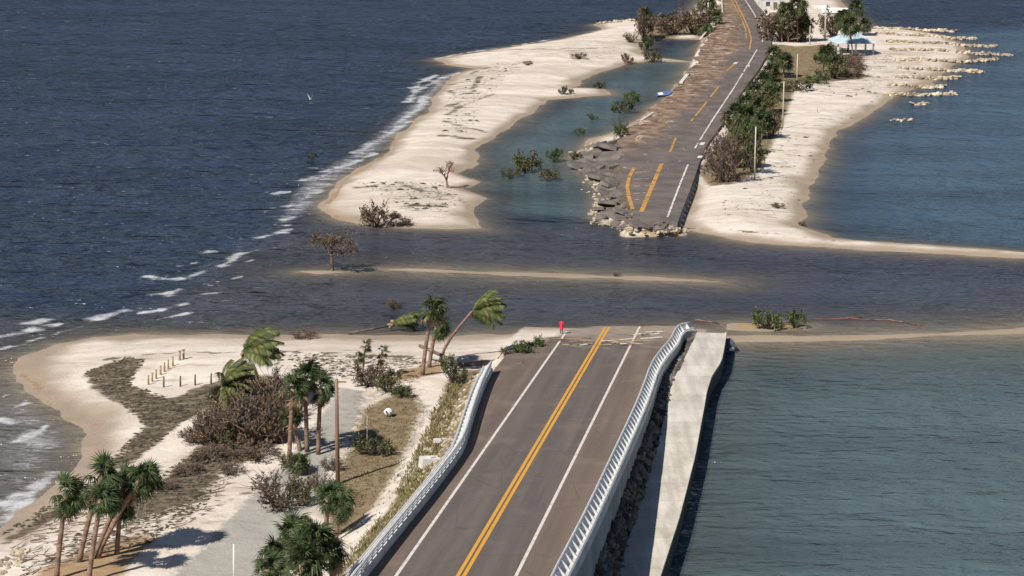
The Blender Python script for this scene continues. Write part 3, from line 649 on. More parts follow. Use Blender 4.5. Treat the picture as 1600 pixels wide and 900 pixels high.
# rocks
wl_ = resamp_xy(np.array([t[:2] for t in WB]), 60); wz = np.interp(np.linspace(0,1,60), np.linspace(0,1,len(WB)), [t[2] for t in WB])
slx = resamp_xy(SL, 200)
b = MB(); bed = MB()
for i in range(2300):
    k = random.random() * 58.9; j = int(k); f = k - j
    a = wl_[j]*(1-f)+wl_[j+1]*f; az = wz[j]*(1-f)+wz[j+1]*f
    c = slx[np.argmin(((slx-a)**2).sum(1))]; q = random.random() ** 0.9
    p = a*(1-q)+c*q; z = az*(1-q)+(SZ-0.35)*q
    r = random.uniform(0.16, 0.34) if random.random() < .7 else random.uniform(.34,.6)
    b.rock((p[0], p[1], z + random.uniform(-.12,.12)), r, random.uniform(.6,.9))
rb_ = b.build('rock_bank', 'rock'); tag(rb_, 'dark rock rubble filling the slope between retaining wall and slab', 'rocks', kind='stuff')
for j in range(59):
    q = []
    for jj in (j, j+1):
        a = wl_[jj]; c = slx[np.argmin(((slx-a)**2).sum(1))]; q.append(((a[0],a[1],wz[jj]-.1),(c[0],c[1],SZ-.6)))
    bed.add([q[0][0], q[0][1], q[1][1], q[1][0]], [(0,1,2,3)])
bedo = bed.build('rock_slope', 'rock'); tag(bedo, kind='structure')

# ------------------------------------------------------------------ far road
mb = MB(); NF = 150; FLr = resamp_xy(W(F_LEFT, FZ), NF); FRr = resamp_xy(W(F_RIGHT, FZ), NF); NX = 18
mud = []
for i in range(NF):
    for k in range(NX + 1):
        f = k / NX; p = FLr[i]*(1-f)+FRr[i]*f
        if k == 0: p = p + (FLr[i]-FRr[i]) / np.linalg.norm(FLr[i]-FRr[i]) * (vnoise(np.array(i*.9), np.array(2.)) - .5) * 2.4
        z = FZ + (0.06 if k not in (0, NX) else 0.0) * math.sin(f*math.pi)
        if i == 0: p = p + np.array([0, 1]) * (vnoise(np.array(k*.8), np.array(9.)) - .5) * 2.0
        mb.v.append((p[0], p[1], z)); 
        mud.append(np.clip(1.5 - f * 2.0, 0, 1) * np.interp(i, [0, 12, 22, 40, 105, 120, NF], [0.1, 0.35, 0.9, 1.0, 1.0, 0.5, 0.2]))
top = len(mb.v)
for i in range(NF - 1):
    for k in range(NX):
        a = i*(NX+1)+k; mb.f.append((a, a+1, a+NX+2, a+NX+1)); mb.mi.append(0)
rim = [k for k in range(NX+1)] + [i*(NX+1)+NX for i in range(1, NF)] + [(NF-1)*(NX+1)+k for k in range(NX-1,-1,-1)] + [i*(NX+1) for i in range(NF-2, 0, -1)]
for q in rim: x, y, z = mb.v[q]; mb.v.append((x, y, z - 0.38)); mud.append(0.5)
for i in range(len(rim)):
    j = (i+1) % len(rim); mb.f.append((rim[j], rim[i], top+i, top+j)); mb.mi.append(0)
froad = mb.build('road', 'farasphalt'); tag(froad, kind='structure')
at_ = froad.data.attributes.new('mud', 'FLOAT', 'POINT'); at_.data.foreach_set('value', mud)
def fline(name, pts, w, mat, dash=None):
    P = W(pts, FZ); L = np.linalg.norm(np.diff(P, axis=0), axis=1).sum(); P = resamp_xy(P, max(int(L/3), 3)); b = MB()
    for i in range(len(P)-1):
        if dash and random.random() < dash: continue
        def side(k):
            d = P[min(k+1,len(P)-1)]-P[max(k-1,0)]; d /= np.linalg.norm(d); return np.array([d[1],-d[0]])*w/2
        q = [P[i]-side(i), P[i]+side(i), P[i+1]+side(i+1), P[i+1]-side(i+1)]
        b.add([(k[0],k[1],FZ+0.085) for k in q], [(0,1,2,3)])
    if b.f: b.build(name, mat, froad)
fline('white_line', [(1043,340),(1062,290),(1075,258)], 0.28, 'farwhite')
fline('white_line', [(1083,237),(1112,190),(1146,139),(1165,108),(1183,78)], 0.28, 'farwhite', 0.08)
fline('white_line', [(1191,66),(1192,55),(1186,36),(1176,18),(1163,-2),(1140,-45)], 0.28, 'farwhite')
fline('yellow_line', [(1002,332),(1034,256)], 0.62, 'faryellow')
fline('yellow_line', [(989,328),(983,310),(980,292),(984,276),(991,263)], 0.55, 'faryellow')
fline('yellow_line', [(1047,238),(1056,216)], 0.4, 'faryellow')
fline('yellow_line', [(1080,190),(1104,160),(1126,132)], 0.35, 'faryellow', 0.25)
fline('yellow_line', [(1135,112),(1148,100)], 0.4, 'faryellow'); fline('yellow_line', [(1120,108),(1140,104)], 0.4, 'faryellow', 0.2)
fline('yellow_line', [(1171,78),(1174,62),(1170,46),(1163,30),(1152,8),(1134,-30)], 0.35, 'faryellow')
fline('yellow_line', [(1166,60),(1165,46),(1158,28),(1146,6),(1128,-30)], 0.3, 'faryellow', 0.2)
for v in (270, 281, 292, 303, 313): fline('white_line', [(990,v),(1012 - (v-290)*.2, v-1)], 0.22, 'farwhite', 0.2)
fline('white_line', [(1093,62),(1105,48)], 0.5, 'farwhite'); fline('white_line', [(1002,188),(1020,176)], 0.5, 'farwhite')

# broken slabs of asphalt at the washed-out edge
def slab_mesh(r, th):
    k = random.randint(5, 7); a = sorted(random.uniform(0, 6.28) for _ in range(k)); a = [2*math.pi*i/k + random.uniform(-.3,.3) for i in range(k)]
    ring = [(math.cos(q)*r*random.uniform(.7,1.2), math.sin(q)*r*random.uniform(.6,1.0)) for q in a]; b = MB()
    b.v = [(x,y,-th) for x,y in ring] + [(x*.97,y*.97,0) for x,y in ring]
    b.f = [tuple(range(k))[::-1], tuple(range(k,2*k))] + [(i,(i+1)%k,(i+1)%k+k,i+k) for i in range(k)]; b.mi = [0]*len(b.f); return b.mesh('asphalt_slab', 'asphaltslab')
SLM = [slab_mesh(1.0, 0.2) for _ in range(8)]
for u, v, r in [(945,335,1.3),(960,340,1.4),(975,345,1.2),(990,347,1.1),(1005,350,1.0),(1025,353,1.1),(1045,356,1.0),(950,322,1.5),(962,328,1.3),(945,312,1.2),(955,306,1.6),(965,314,1.2),(948,298,1.3),(960,292,1.7),(950,284,1.5),(938,280,1.7),(925,268,1.9),(915,258,1.8),(932,255,2.2),(948,262,2.2),(960,272,1.8),(905,262,1.5),(920,245,2.0),(940,242,2.4),(955,250,2.0),(930,230,1.9),(945,228,2.2),(960,232,2.2),(972,345,0.8),(935,330,0.9),(940,343,0.8),(985,340,0.7),(952,236,2.2),(962,258,2.0),(968,286,1.6),(970,305,1.4),(972,325,1.3),(940,268,1.8),(910,250,1.7),(925,240,1.8),(975,335,1.2),(965,298,1.3),(968,352,1.1),(982,354,1.0),(996,356,1.1),(1012,357,1.0),(1028,358,1.0),(1042,358,.9),(1020,354,.8)]:
    p = g(u, v, 0.1); r *= 1.45; o = link('asphalt_slab', random.choice(SLM), None, (p.x, p.y, p.z + random.uniform(.2,.6)), (random.uniform(-.3,.3), random.uniform(-.3,.2), random.uniform(0,6.3)), r)
    tag(o, 'broken grey asphalt slab tilted at the washed-out edge of the muddy road', 'asphalt slab', 'broken asphalt slabs at the washed-out road edge')
b = MB()
for i in range(760):
    t = random.random(); pts = [(930,342),(940,312),(925,275),(900,248),(930,225)] if random.random() < .35 else [(935,345),(960,351),(990,356),(1030,359),(1065,359)]
    k = t*(len(pts)-1); j = min(int(k), len(pts)-2); f = k-j
    p = g(pts[j][0]*(1-f)+pts[j+1][0]*f+random.gauss(0,8), pts[j][1]*(1-f)+pts[j+1][1]*f+random.gauss(0,2.5), -0.1)
    b.rock((p.x,p.y,p.z+.05), random.uniform(.12,.45), .6)
tag(b.build('rubble', 'limestone'), 'pale broken rubble heaped along the torn road end', 'rubble', kind='stuff')

# ------------------------------------------------------------------ plants
def tri_leaf(b, p, d, L, w, up, droop=0.0, mi=0):
    d = Vector(d).normalized(); s = d.cross(Vector(up)); s = s.normalized() if s.length > 1e-4 else Vector((1,0,0)); p = Vector(p)
    m = p + d*L*.5; e = p + d*L + Vector((0,0,-droop*L))
    b.add([p - s*w*.25, p + s*w*.25, m + s*w*.5, m - s*w*.5, e], [(0,1,2,3),(3,2,4)], mi)
def fan_frond(seed, droop):
    rng = random.Random(seed); b = MB(); pet = 0.75
    b.add([(0,-.035,0),(0,.035,0),(pet,.02,.06),(pet,-.02,.06)], [(0,1,2,3)])
    n = 19
    for i in range(n):
        a = R(-115 + 230*i/(n-1)); L = 0.92*(1 - .25*abs(a)/R(115))*rng.uniform(.7,1.15)
        d = Vector((math.cos(a), math.sin(a), rng.uniform(-.05,.18) - .1*abs(math.sin(a))))
        tri_leaf(b, (pet, 0, .06), d, L, .105, (0,0,1), droop*rng.uniform(.6,1.6))
    return b
FANS = [fan_frond(i, d) for i, d in enumerate((0.25, 0.5, 0.8))]
FANM = [f.mesh('frond', 'palm') for f in FANS]; FAND = [f.mesh('frond', 'deadfrond') for f in FANS]
def coco_frond(seed, sag, blow):
    rng = random.Random(seed); b = MB(); N = 22; L = 3.3; pts = []
    for i in range(N+1):
        t = i/N; pts.append(Vector((L*t*(1-.12*t), blow*t*t*1.0, .55*math.sin(t*1.4) - sag*t*t*1.5)))
    b.tube(pts[::3]+[pts[-1]], [.05*(1-.7*i/8) for i in range(len(pts[::3])+1)], 4)
    for i in range(2, N+1):
        t = i/N; ll = .95*math.sin(math.pi*min(.12+t*.86,1))**.6*rng.uniform(.85,1.1); d = (pts[i]-pts[i-1]).normalized()
        for s in (-1, 1):
            dd = Vector((d.x*.7, s*.75 + blow*.35, d.z*.5 - .25 - .2*t)); tri_leaf(b, pts[i], dd, ll, .12, (0,0,1), .35)
    return b
COCO = [coco_frond(i, s, w).mesh('frond', 'coco') for i, (s, w) in enumerate(((.7,.0),(.95,.2),(.5,-.2)))]
def rot_frond(az, el, roll=0):
    return (Matrix.Rotation(az, 4, 'Z') @ Matrix.Rotation(-el, 4, 'Y') @ Matrix.Rotation(roll, 4, 'X')).to_euler()
def trunk_path(base, top, bend=0.0, n=7):
    base, top = Vector(base), Vector(top); d = top - base; s = Vector((d.y, -d.x, 0)); 
    s = s.normalized() if s.length > .2 else Vector((1,0,0)); h = Vector((d.x, d.y, 0))
    return [base + Vector((0,0,d.z*t)) + h*(t**(1+bend)) for t in [i/(n-1) for i in range(n)]]
def sabal(base, top, label, r=0.19, nf=34, size=1.0, wind=None, cat='palm tree', group=None, dead=5, bend=0.3):
    base, top = Vector(base), Vector(top); T = thing('sabal_palm', label, cat, base, 0, group)
    wind = random.uniform(.3,.75) if wind is None else wind; lop = random.uniform(100,150); nf = int(nf*random.uniform(.75,1.1)); up0 = random.uniform(60,85)
    path = trunk_path((0,0,-.3), top - base, bend); b = MB(); b.tube(path, [r*1.25] + [r*(1-.12*i/6) for i in range(1,6)] + [r*1.05], 8); b.build('trunk', 'bark', T, True)
    c = top - base
    for i in range(nf):
        t = i/(nf-1); az = i*2.39996 + random.uniform(-.25,.25); el = R(up0 - lop*t**.85) + random.uniform(-.3,.3)
        # wind pushes the leaves towards +X
        dx = math.cos(az)*math.cos(el) + wind; dy = math.sin(az)*math.cos(el) + wind*.35; dz = math.sin(el)
        az2 = math.atan2(dy, dx); el2 = math.atan2(dz, math.hypot(dx, dy))
        me = random.choice(FAND) if i >= nf - dead else random.choice(FANM)
        link('frond', me, T, c + Vector((0,0,-.28*t)), rot_frond(az2, el2, random.uniform(-.9,.9)), size*random.uniform(.65,1.25))
    return T
def coconut(base, top, label, nf=17, size=1.0, wind=0.8, group=None, down=0):
    base, top = Vector(base), Vector(top); T = thing('coconut_palm', label, 'palm tree', base, 0, group)
    path = trunk_path((0,0,-.3), top - base, .5); b = MB(); b.tube(path, [.2,.16,.15,.14,.13,.12,.14], 8); b.build('trunk', 'bark', T, True)
    b = MB(); [b.rock(top - base + Vector((random.uniform(-.2,.25), random.uniform(-.2,.2), random.uniform(-.35,0))), .16, 1) for _ in range(5)]; b.build('husk', 'deadfrond', T)
    for i in range(nf):
        t = i/(nf-1); az = i*2.39996; el = R(80 - 105*t)
        dx = math.cos(az)*math.cos(el) + wind; dy = math.sin(az)*math.cos(el)*(1 if not down else .5) + wind*.3; dz = math.sin(el)
        link('frond', random.choice(COCO), T, top - base, rot_frond(math.atan2(dy,dx), math.atan2(dz,math.hypot(dx,dy)), random.uniform(-.5,.5)), size*random.uniform(.85,1.1))
    return T
def top_of(base, u, v):          # point straight over the base's depth that shows at u, v
    d = ray(u, v); t = base.y / d[1]; return Vector((d[0]*t, base.y, CAMH + d[2]*t))
def up(base, v):
    u = 800 + FPX * base.x / (base.y * CT + (CAMH - base.z) * ST); return top_of(base, u, v).z - base.z

P_ = lambda bu, bv, tu, tv: (lambda q: (q, top_of(q, tu, tv)))(g(bu, bv))
GL = 'leaning palms on the near beach'
for (bu,bv,tu,tv,lab,sz,bend) in [
 (88,905,103,772,'straight slim palm nearest the foamy beach, standing apart from the palm clump',1.0,.2),
 (123,878,160,742,'slim palm leaning inland at the back of the beach clump',1.0,.2),
 (138,908,158,780,'near upright palm with a low crown in the beach clump',.95,.2),
 (148,866,196,756,'thick palm leaning steeply across the beach clump',1.0,.1),
 (182,866,188,792,'short upright palm at the landward side of the beach clump',.8,.1),
 (150,872,222,745,'palm arching far inland from the beach clump with a bushy crown',1.0,.2)]:
    q, t = P_(bu,bv,tu,tv); sabal(q, t, lab, size=sz*1.02, nf=38, bend=bend, dead=2)
for (bu,bv,tu,tv,lab,sz) in [
 (452,718,458,608,'palm with a bright fan crown beside the brown thicket',1.0),
 (470,704,452,650,'low palm tucked under taller palms beside the brown thicket',.75),
 (497,710,501,606,'palm with a bare straight trunk nearest the tall brown pole',.95),
 (480,706,476,588,'tallest palm of the roadside clump beside the brown thicket',1.05),
 (460,742,466,722,'tiny palm growing from the round brown bush',.6),
 (508,846,513,778,'palm with drooping dead leaves above the leafy clump by the railing',.95),
 (524,846,532,786,'slanted palm with drooping dead leaves close to the railing',.85),
 (470,960,428,868,'palm crown on the gravel side of the leafy clump by the railing',.95),
 (482,950,458,835,'highest palm crown of the leafy clump by the railing',1.0),
 (508,945,488,846,'middle palm crown of the leafy clump by the railing',1.0),
 (521,935,517,862,'small palm crown on the railing side of the leafy clump',.8),
 (500,990,470,880,'lowest palm crown of the leafy clump by the railing',.9),
 (455,985,415,890,'palm crown at the gravel edge low in the leafy clump by the railing',.8),(495,960,462,858,'palm crown between the highest and lowest ones of the railing clump',.8)]:
    q, t = P_(bu,bv,tu,tv); sabal(q, t, lab, size=sz*1.02, nf=38)
for (bu,bv,tu,tv,lab,sz,w) in [
 (660,586,675,482,'tall palm with a full crown on the brown mound by the breach',1.1,.35),
 (670,574,683,506,'palm with a lower crown behind the tall one on the brown mound',.95,.5)]:
    q, t = P_(bu,bv,tu,tv); sabal(q, t, lab, size=sz, wind=w, r=.2)
q, t = P_(687,563,738,487); coconut(q, t, 'slanting palm with leaves streaming towards the road end', 24, 1.05, 1.2)
for (bu,bv,tu,tv,sz) in [(557,596,560,556,.5),(566,592,571,540,.5),(592,590,597,546,.55),(588,588,592,562,.4)]:
    q, t = P_(bu,bv,tu,tv); sabal(q, t, {557:'thin young palm at the outer edge of the small palm cluster on white sand',566:'thin young palm beside a brown bush on white sand',592:'tallest thin young palm above the olive bush on white sand',588:'shortest thin young palm above the olive bush on white sand'}[bu], r=.07, nf=16, size=sz, dead=2)
q, t = P_(374,645,380,548); coconut(q, t, 'coconut palm bent by wind with leaves swept over the brown thicket', 26, 1.15, 1.1)
q, t = P_(340,668,348,604); coconut(q, t, 'low coconut palm at the seaward edge of the brown thicket', 22, 1.0, .8)
# fallen palm in the shallows
q = g(612, 515, 0.05); T = thing('fallen_palm', 'fallen coconut palm lying in the shallows with leaves still green', 'palm tree', q)
e = g(545, 522, 0.05) - q; b = MB(); b.tube([e + Vector((0,0,.1)), e*.5 + Vector((0,0,.25)), Vector((0,0,.5))], [.12,.11,.1], 7); b.build('trunk', 'greybark', T, True)
b = MB(); [b.rock((random.uniform(-.5,.3), random.uniform(-.4,.4), random.uniform(.3,.9)), .28, .9) for _ in range(6)]; b.build('husk', 'deadfrond', T)
for i in range(14): link('frond', random.choice(COCO), T, (0,0,.6), rot_frond(random.uniform(-.5,.7), R(random.uniform(-5,38)), random.uniform(-.5,.5)), random.uniform(.85,1.1))

# shrubs: leaf clumps scattered through an uneven volume on real stems
def shrub_proto(seed, nclump, leaves, leaf, twig, sparse=False):
    rng = random.Random(seed); st = MB(); lf = MB(); cl = []
    for i in range(nclump):
        a = rng.uniform(0, 6.28); rr = math.sqrt(rng.random())*.85; z = .18 + .72*rng.random()*(1 - .55*rr*rr)
        c = Vector((math.cos(a)*rr, math.sin(a)*rr, z)); cl.append(c)
        m = c*.5 + Vector((rng.uniform(-.1,.1), rng.uniform(-.1,.1), .05)); st.tube([Vector((rng.uniform(-.1,.1), rng.uniform(-.1,.1), -.1)), m, c], [.03,.018,.008], 4, cap=False)
        for _ in range(twig):
            e = c + Vector((rng.gauss(0,.2), rng.gauss(0,.2), rng.uniform(-.05,.28))); st.tube([m.lerp(c,.6), e], [.012,.004], 3, cap=False)
    for c in cl:
        R_ = rng.uniform(.12,.26)
        for _ in range(leaves):
            d = Vector((rng.gauss(0,1), rng.gauss(0,1), rng.gauss(.2,1))).normalized(); p = c + d*R_*rng.uniform(.3,1.05)
            if p.z < 0: p.z = .02
            tri_leaf(lf, p, Vector((rng.gauss(0,1), rng.gauss(0,1), rng.gauss(0,.6))) + d*.6, leaf*rng.uniform(.7,1.4), leaf*.55, (rng.gauss(0,1), rng.gauss(0,1), 1.2))
    return st, lf
SHR = [shrub_proto(i, 26, 34, .12, 2) for i in range(3)]; SPA = [shrub_proto(20+i, 34, 20, .09, 7) for i in range(3)]
def cachem(src, kind, mats): return [(s.mesh('stems','greybark'), {k: l.mesh('foliage', k) for k in mats}) for s, l in src]
SHM = cachem(SHR, 0, ('green','olive','brown','palmfar')); SPM = cachem(SPA, 0, ('brown','olive'))
def shrub(u, v, w_px, h_px, kind, label, sparse=False, name='bush', group=None, floor=0.0, cat='bush'):
    q = g(u, v, floor); s = scale_at(v); w = w_px/s/2; h = h_px/s/CT
    T = thing(name, label, cat, q, random.uniform(0,6.3), group); T.scale = (w*1.18, w*1.05, h*1.15)
    st, fo = random.choice(SPM if sparse else SHM); link('stems', st, T); link('foliage', fo[kind], T); return T
for a in [(330,716,76,18,'low brown brush mat on litter below the thicket'),(400,716,90,20,'wide low brush mat at the foot of the thicket'),(292,738,56,13,'flat brush mat on the seaweed band'),(262,764,46,11,'flat brush mat near the beach palm clump'),(362,738,46,11,'small flat brush mat between thicket and sand track')]: shrub(a[0],a[1],a[2],a[3],'brown',a[4],True,'brush_mat',cat='brush')
BR = 'brown thicket beside the wind-bent coconut palms'
for u,v,w,h in [(345,692,84,60),(395,694,100,90),(440,692,74,85),(370,664,90,66),(415,660,90,80),(328,678,56,44),(300,692,56,26),(425,628,64,52),(372,690,70,50),(420,690,60,70),(350,640,50,36)]:
    shrub(u,v,w,h*.9,'brown','leafless brown scrub bush in the thicket beside the wind-bent coconut palms',True,group=BR)
for a in [(448,680,40,34,'olive','olive bush between the thicket and the roadside palm clump'),(362,700,40,24,'olive','low olive bush at the foot of the thicket on litter'),(336,664,36,26,'green','green bush under the low coconut palm')]: shrub(*a)
for a in [(435,792,92,50,'brown','round brown leafless bush at the edge of the grey gravel track',True),(470,790,44,42,'olive','dark olive bush against the round brown bush on the gravel track',False),
 (500,775,40,36,'brown','small brown bush at the foot of the tall brown pole',True),(462,738,48,30,'olive','low olive bush under the roadside palm clump',False),
 (578,604,46,36,'brown','brown bush under the thin young palms on white sand',False),(604,612,44,34,'olive','olive bush under the thin young palms on white sand',False),
 (630,621,28,20,'green','small round dark green bush at the end of the grassy strip',False),(708,598,40,40,'palmfar','dense dark green bush between the brown mound and the railing end',False),
 (818,556,34,22,'green','green bush washed up at the corner of the broken road end',False),(838,546,26,20,'green','smaller green bush touching the broken road end',False),
 (1200,514,44,30,'green','larger of two green bushes standing in water beyond the walkway slab',False),(1243,513,32,27,'green','smaller of two green bushes standing in water beyond the walkway slab',False),
 (585,710,56,28,'palmfar','dark low bush in shade on the grassy strip',True),(790,558,20,16,'olive','small pale bush on the wet sand before the road end',True),
 (520,735,36,22,'brown','flattened brown bush between palms and tall brown pole',True)]:
    shrub(*a[:6], sparse=a[6])  if a[4] != 'palmfar' or not a[6] else shrub(*a[:6])
LG = 'bushes stranded in the lagoon beside the far road'
for u,v,w,h,k,lab in [(822,268,52,30,'olive','largest olive bush stranded in the lagoon'),(798,277,30,14,'olive','low olive bush touching the largest lagoon bush'),(866,252,27,20,'green','round green bush in the lagoon nearest the broken asphalt'),(857,282,34,15,'olive','spreading low bush in the lagoon off the broken asphalt edge'),
 (972,176,34,20,'palmfar','dark bush in the upper lagoon near the muddy road'),(985,160,28,16,'green','leafy bush behind the dark one in the upper lagoon'),(925,186,18,9,'olive','small bush tuft alone in the middle of the lagoon'),(903,209,22,8,'green','faint green tuft barely above the lagoon water'),
 (971,216,24,24,'green','green bush on the muddy road edge at the lagoon'),(900,252,20,14,'olive','olive bush among debris at the tip of the broken asphalt'),(880,147,16,12,'palmfar','dark bush on the sand tongue in the lagoon'),(938,138,22,10,'green','low green bush at the tip of the sand tongue'),
 (892,146,10,8,'olive','tiny bush beside the dark bush on the sand tongue'),(1020,97,26,18,'olive','olive bush on the bank between pond and lagoon'),(980,98,18,14,'brown','rusty brown bush on the bank between pond and lagoon')]:
    shrub(u,v,w,h,k,lab,group=LG if False else None, floor=0.0)
for u,v,w,h,k,sp,lab in [(1130,285,64,70,'brown',True,'grey-brown leafless bush at the end of the far palm row'),(1150,262,50,60,'olive',True,'thin olive bush behind the leafless one in the far palm row'),(1165,240,44,50,'green',False,'bright green bush in the far palm row'),
 (1178,270,36,50,'palmfar',False,'dark green bush beside the first pale pole'),(1205,215,40,40,'brown',False,'brown bush on the beach side of the far palm row'),(1195,180,44,36,'olive',False,'olive bush in the middle of the far palm row'),(1150,215,40,40,'palmfar',False,'dark bush on the road side of the far palm row'),
 (1245,142,44,18,'palmfar',False,'low dark green bush beyond the second pale pole'),(1300,122,50,22,'olive',False,'olive bush on the sand below the blue-roofed pavilion'),(1335,120,44,24,'brown',True,'brown bush on the sand below the blue-roofed pavilion'),(1290,100,34,26,'palmfar',False,'dark green bush on the road side of the pavilion'),
 (1320,105,60,22,'brown',True,'wide brown bush just in front of the pavilion'),(1275,130,36,14,'green',False,'low green bush near the third pale pole'),
 (1225,64,80,46,'brown',False,'brown scrub under the palms beside the far road bend'),(1256,62,34,30,'olive',False,'small brown scrub patch beside the mast'),(1302,58,44,38,'brown',False,'brown scrub behind the pavilion'),
 (1006,64,34,46,'brown',False,'tall brown withered bush on the far left sand spit'),(985,66,26,14,'brown',True,'low brown brush beside the withered bush'),(1052,54,54,32,'brown',False,'brown scrub on the far left bank'),(1085,54,54,44,'brown',False,'tall brown scrub against the far road'),(1100,58,26,20,'green',False,'green bush against the far road before the small pond'),(1030,42,24,16,'olive',False,'olive bush on the far left bank'),
 (905,92,28,9,'brown',True,'low drift bush on the far white beach'),(825,102,18,6,'brown',True,'small drift bush on the far white beach'),(1010,78,26,20,'palmfar',False,'dark bush standing in the small pond'),(1215,325,22,8,'brown',True,'low drift brush on the white sand beside the far road'),(1253,353,14,7,'brown',True,'tiny drift brush at the root of the sand spit'),
 (488,246,14,8,'palmfar',False,'small dark clump awash off the white beach'),(615,482,26,14,'brown',True,'brown drift brush awash in the breach'),(478,528,44,12,'brown',True,'low brown drift mound at the wet edge of the near beach'),(963,432,14,6,'brown',True,'tiny drift clump on the thin sandbar')]:
    shrub(u,v,w,h,k,lab,sp)

# far palms with one joined crown each
def far_crown(seed, nf=30, wind=.3):
    rng = random.Random(seed); b = MB()
    for i in range(nf):
        t = i/(nf-1); az = i*2.39996; el = R(78-120*t); dx = math.cos(az)*math.cos(el)+wind; dy = math.sin(az)*math.cos(el)+wind*.3; dz = math.sin(el)
        m = rot_frond(math.atan2(dy,dx), math.atan2(dz,math.hypot(dx,dy)), rng.uniform(-.5,.5)).to_matrix()*rng.uniform(.9,1.15); f = rng.choice(FANS)
        b.add([m @ Vector(q) + Vector((0,0,-.25*t)) for q in f.v], f.f)
    return b.mesh('crown', 'palmfar')
FCR = [far_crown(i) for i in range(4)]
def far_palm(bu, bv, tu, tv, size, label):
    q, t = P_(bu, bv, tu, tv); T = thing('sabal_palm', label, 'palm tree', q)
    b = MB(); b.tube(trunk_path((0,0,-.3), t-q, .2), [.2,.18,.17,.16,.16,.16,.17], 7); b.build('trunk', 'bark', T, True)
    link('crown', random.choice(FCR), T, t - q, (0,0,random.uniform(0,6.3)), size); return T
rows = [(1212,118,1208,84),(1224,122,1226,96),(1208,140,1203,112),(1197,150,1192,126),(1214,158,1212,132),(1184,168,1178,142),(1198,176,1200,150),(1172,190,1166,162),(1186,196,1184,168),(1174,214,1170,184),(1190,218,1192,188),(1160,232,1156,200),(1176,240,1174,212),(1166,262,1164,226),(1150,206,1148,180)]
for i, a in enumerate(rows):
    T = far_palm(*a, random.uniform(1.2,1.6), 'dark green palm in the dense row between the far road and the white beach'); T['group'] = 'palm row beside the far road'
for a, s, lab in [((1232,66,1228,20),1.4,'tall palm of the clump at the bend of the far road'),((1246,66,1246,10),1.4,'palm at the beach side of the clump at the far road bend'),((1222,66,1220,36),1.2,'lower palm at the road side of the clump at the far bend'),((1254,64,1256,36),1.2,'short palm between the far bend clump and the mast'),
 ((1333,88,1326,38),1.4,'palm with a leaning crown standing over the pavilion roof'),((1322,60,1318,30),1.3,'palm behind the pavilion on the road side'),((1340,56,1338,14),1.2,'highest palm behind the pavilion'),((1348,56,1350,40),1.0,'short palm behind the seaward corner of the pavilion'),
 ((1285,112,1292,84),1.2,'palm on the sand between pavilion and third pale pole'),((1300,118,1304,98),1.0,'short palm above the olive bush near the pavilion'),
 ((1105,24,1104,4),1.4,'palm beside the far road at the small white marker'),((1118,40,1118,26),1.1,'short palm leaning over the far road edge'),((1004,60,1006,24),1.1,'palm rising from the withered bush on the far left spit'),((1036,46,1036,32),.9,'small palm on the far left bank')]:
    far_palm(*a, s*1.35, lab)

# leafless trees
def bare_tree(name, label, u, v, h_px, spread, mat, leafmat=None, depthn=5, seed=1, lean=(0,0), trunk=.22, floor=0.0, cat='tree', leafn=2):
    rng = random.Random(seed); q = g(u, v, floor); H = h_px/scale_at(v)/CT; T = thing(name, label, cat, q); tb = MB(); bb = MB(); lf = MB()
    def grow(p, d, L, r, k):
        e = p + d*L; mid = p + d*L*.5 + Vector((rng.gauss(0,.06),rng.gauss(0,.06),0))*L
        (tb if k >= depthn-1 else bb).tube([p, mid, e], [r, r*.85, r*.68], 6 if k > 2 else 4, cap=False)
        if k == 0:
            if leafmat:
                for _ in range(leafn): tri_leaf(lf, e + Vector((rng.gauss(0,.2),rng.gauss(0,.2),rng.gauss(0,.15))), (rng.gauss(0,1),rng.gauss(0,1),rng.gauss(0,1)), .22, .12, (0,0,1))
            return
        for _ in range(3 if k > 1 else 4):
            dd = (d + Vector((rng.gauss(0,spread), rng.gauss(0,spread), rng.gauss(.02,.28)))).normalized(); grow(e, dd, L*rng.uniform(.62,.86), r*.62, k-1)
    grow(Vector((0,0,-.2)), Vector((lean[0], lean[1], 1)).normalized(), H*.30, trunk, depthn)
    tb.build('trunk', mat, T); bb.build('branches', mat, T)
    if lf.f: lf.build('foliage', leafmat, T)
    return T
bare_tree('dead_tree', 'bare spreading tree standing in the water of the breach', 518, 422, 84, 1.0, 'greybark', 'brown', 5, 3, (0.02,0), .26, 0.05, leafn=7)
shrub(586, 354, 46, 36, 'brown', 'dense brown uprooted bush at the tip of the white beach', False)
bare_tree('uprooted_tree', 'dark bare branches sprawling from the uprooted brown bush', 602, 353, 30, 1.0, 'greybark', 'brown', 5, 8, (.5,0), .2, 0.2, leafn=2)
bare_tree('fallen_branch', 'low dead branches trailing on sand beside the uprooted tree', 622, 352, 24, 1.0, 'greybark', 'brown', 4, 9, (.9,0), .14, 0.2)
bare_tree('broken_tree', 'broken tree with reddish roots on the white beach by the lagoon', 702, 294, 48, .6, 'redwood', 'olive', 4, 12, (-.3,0), .2, 0.3)
for u, v, s in [(668,322,1),(640,312,2),(655,300,3),(690,320,4)]:
    bare_tree('drift_branch', 'small grey drift branch lying on the white beach near the reddish tree', u, v, 12, 1.2, 'greybark', None, 3, s+30, (.8,.2), .08, 0.2, 'branch')['group'] = 'drift branches on the white beach'
bare_tree('bare_shrub_tree', 'grey leafless tree at the end of the far palm row', 1132, 278, 70, .55, 'greybark', 'brown', 5, 21, (0,0), .2, leafn=2)
bare_tree('drift_snag', 'reddish dead snag on the bank between pond and lagoon', 975, 100, 16, 1.0, 'redwood', None, 4, 33, (.4,0), .2)

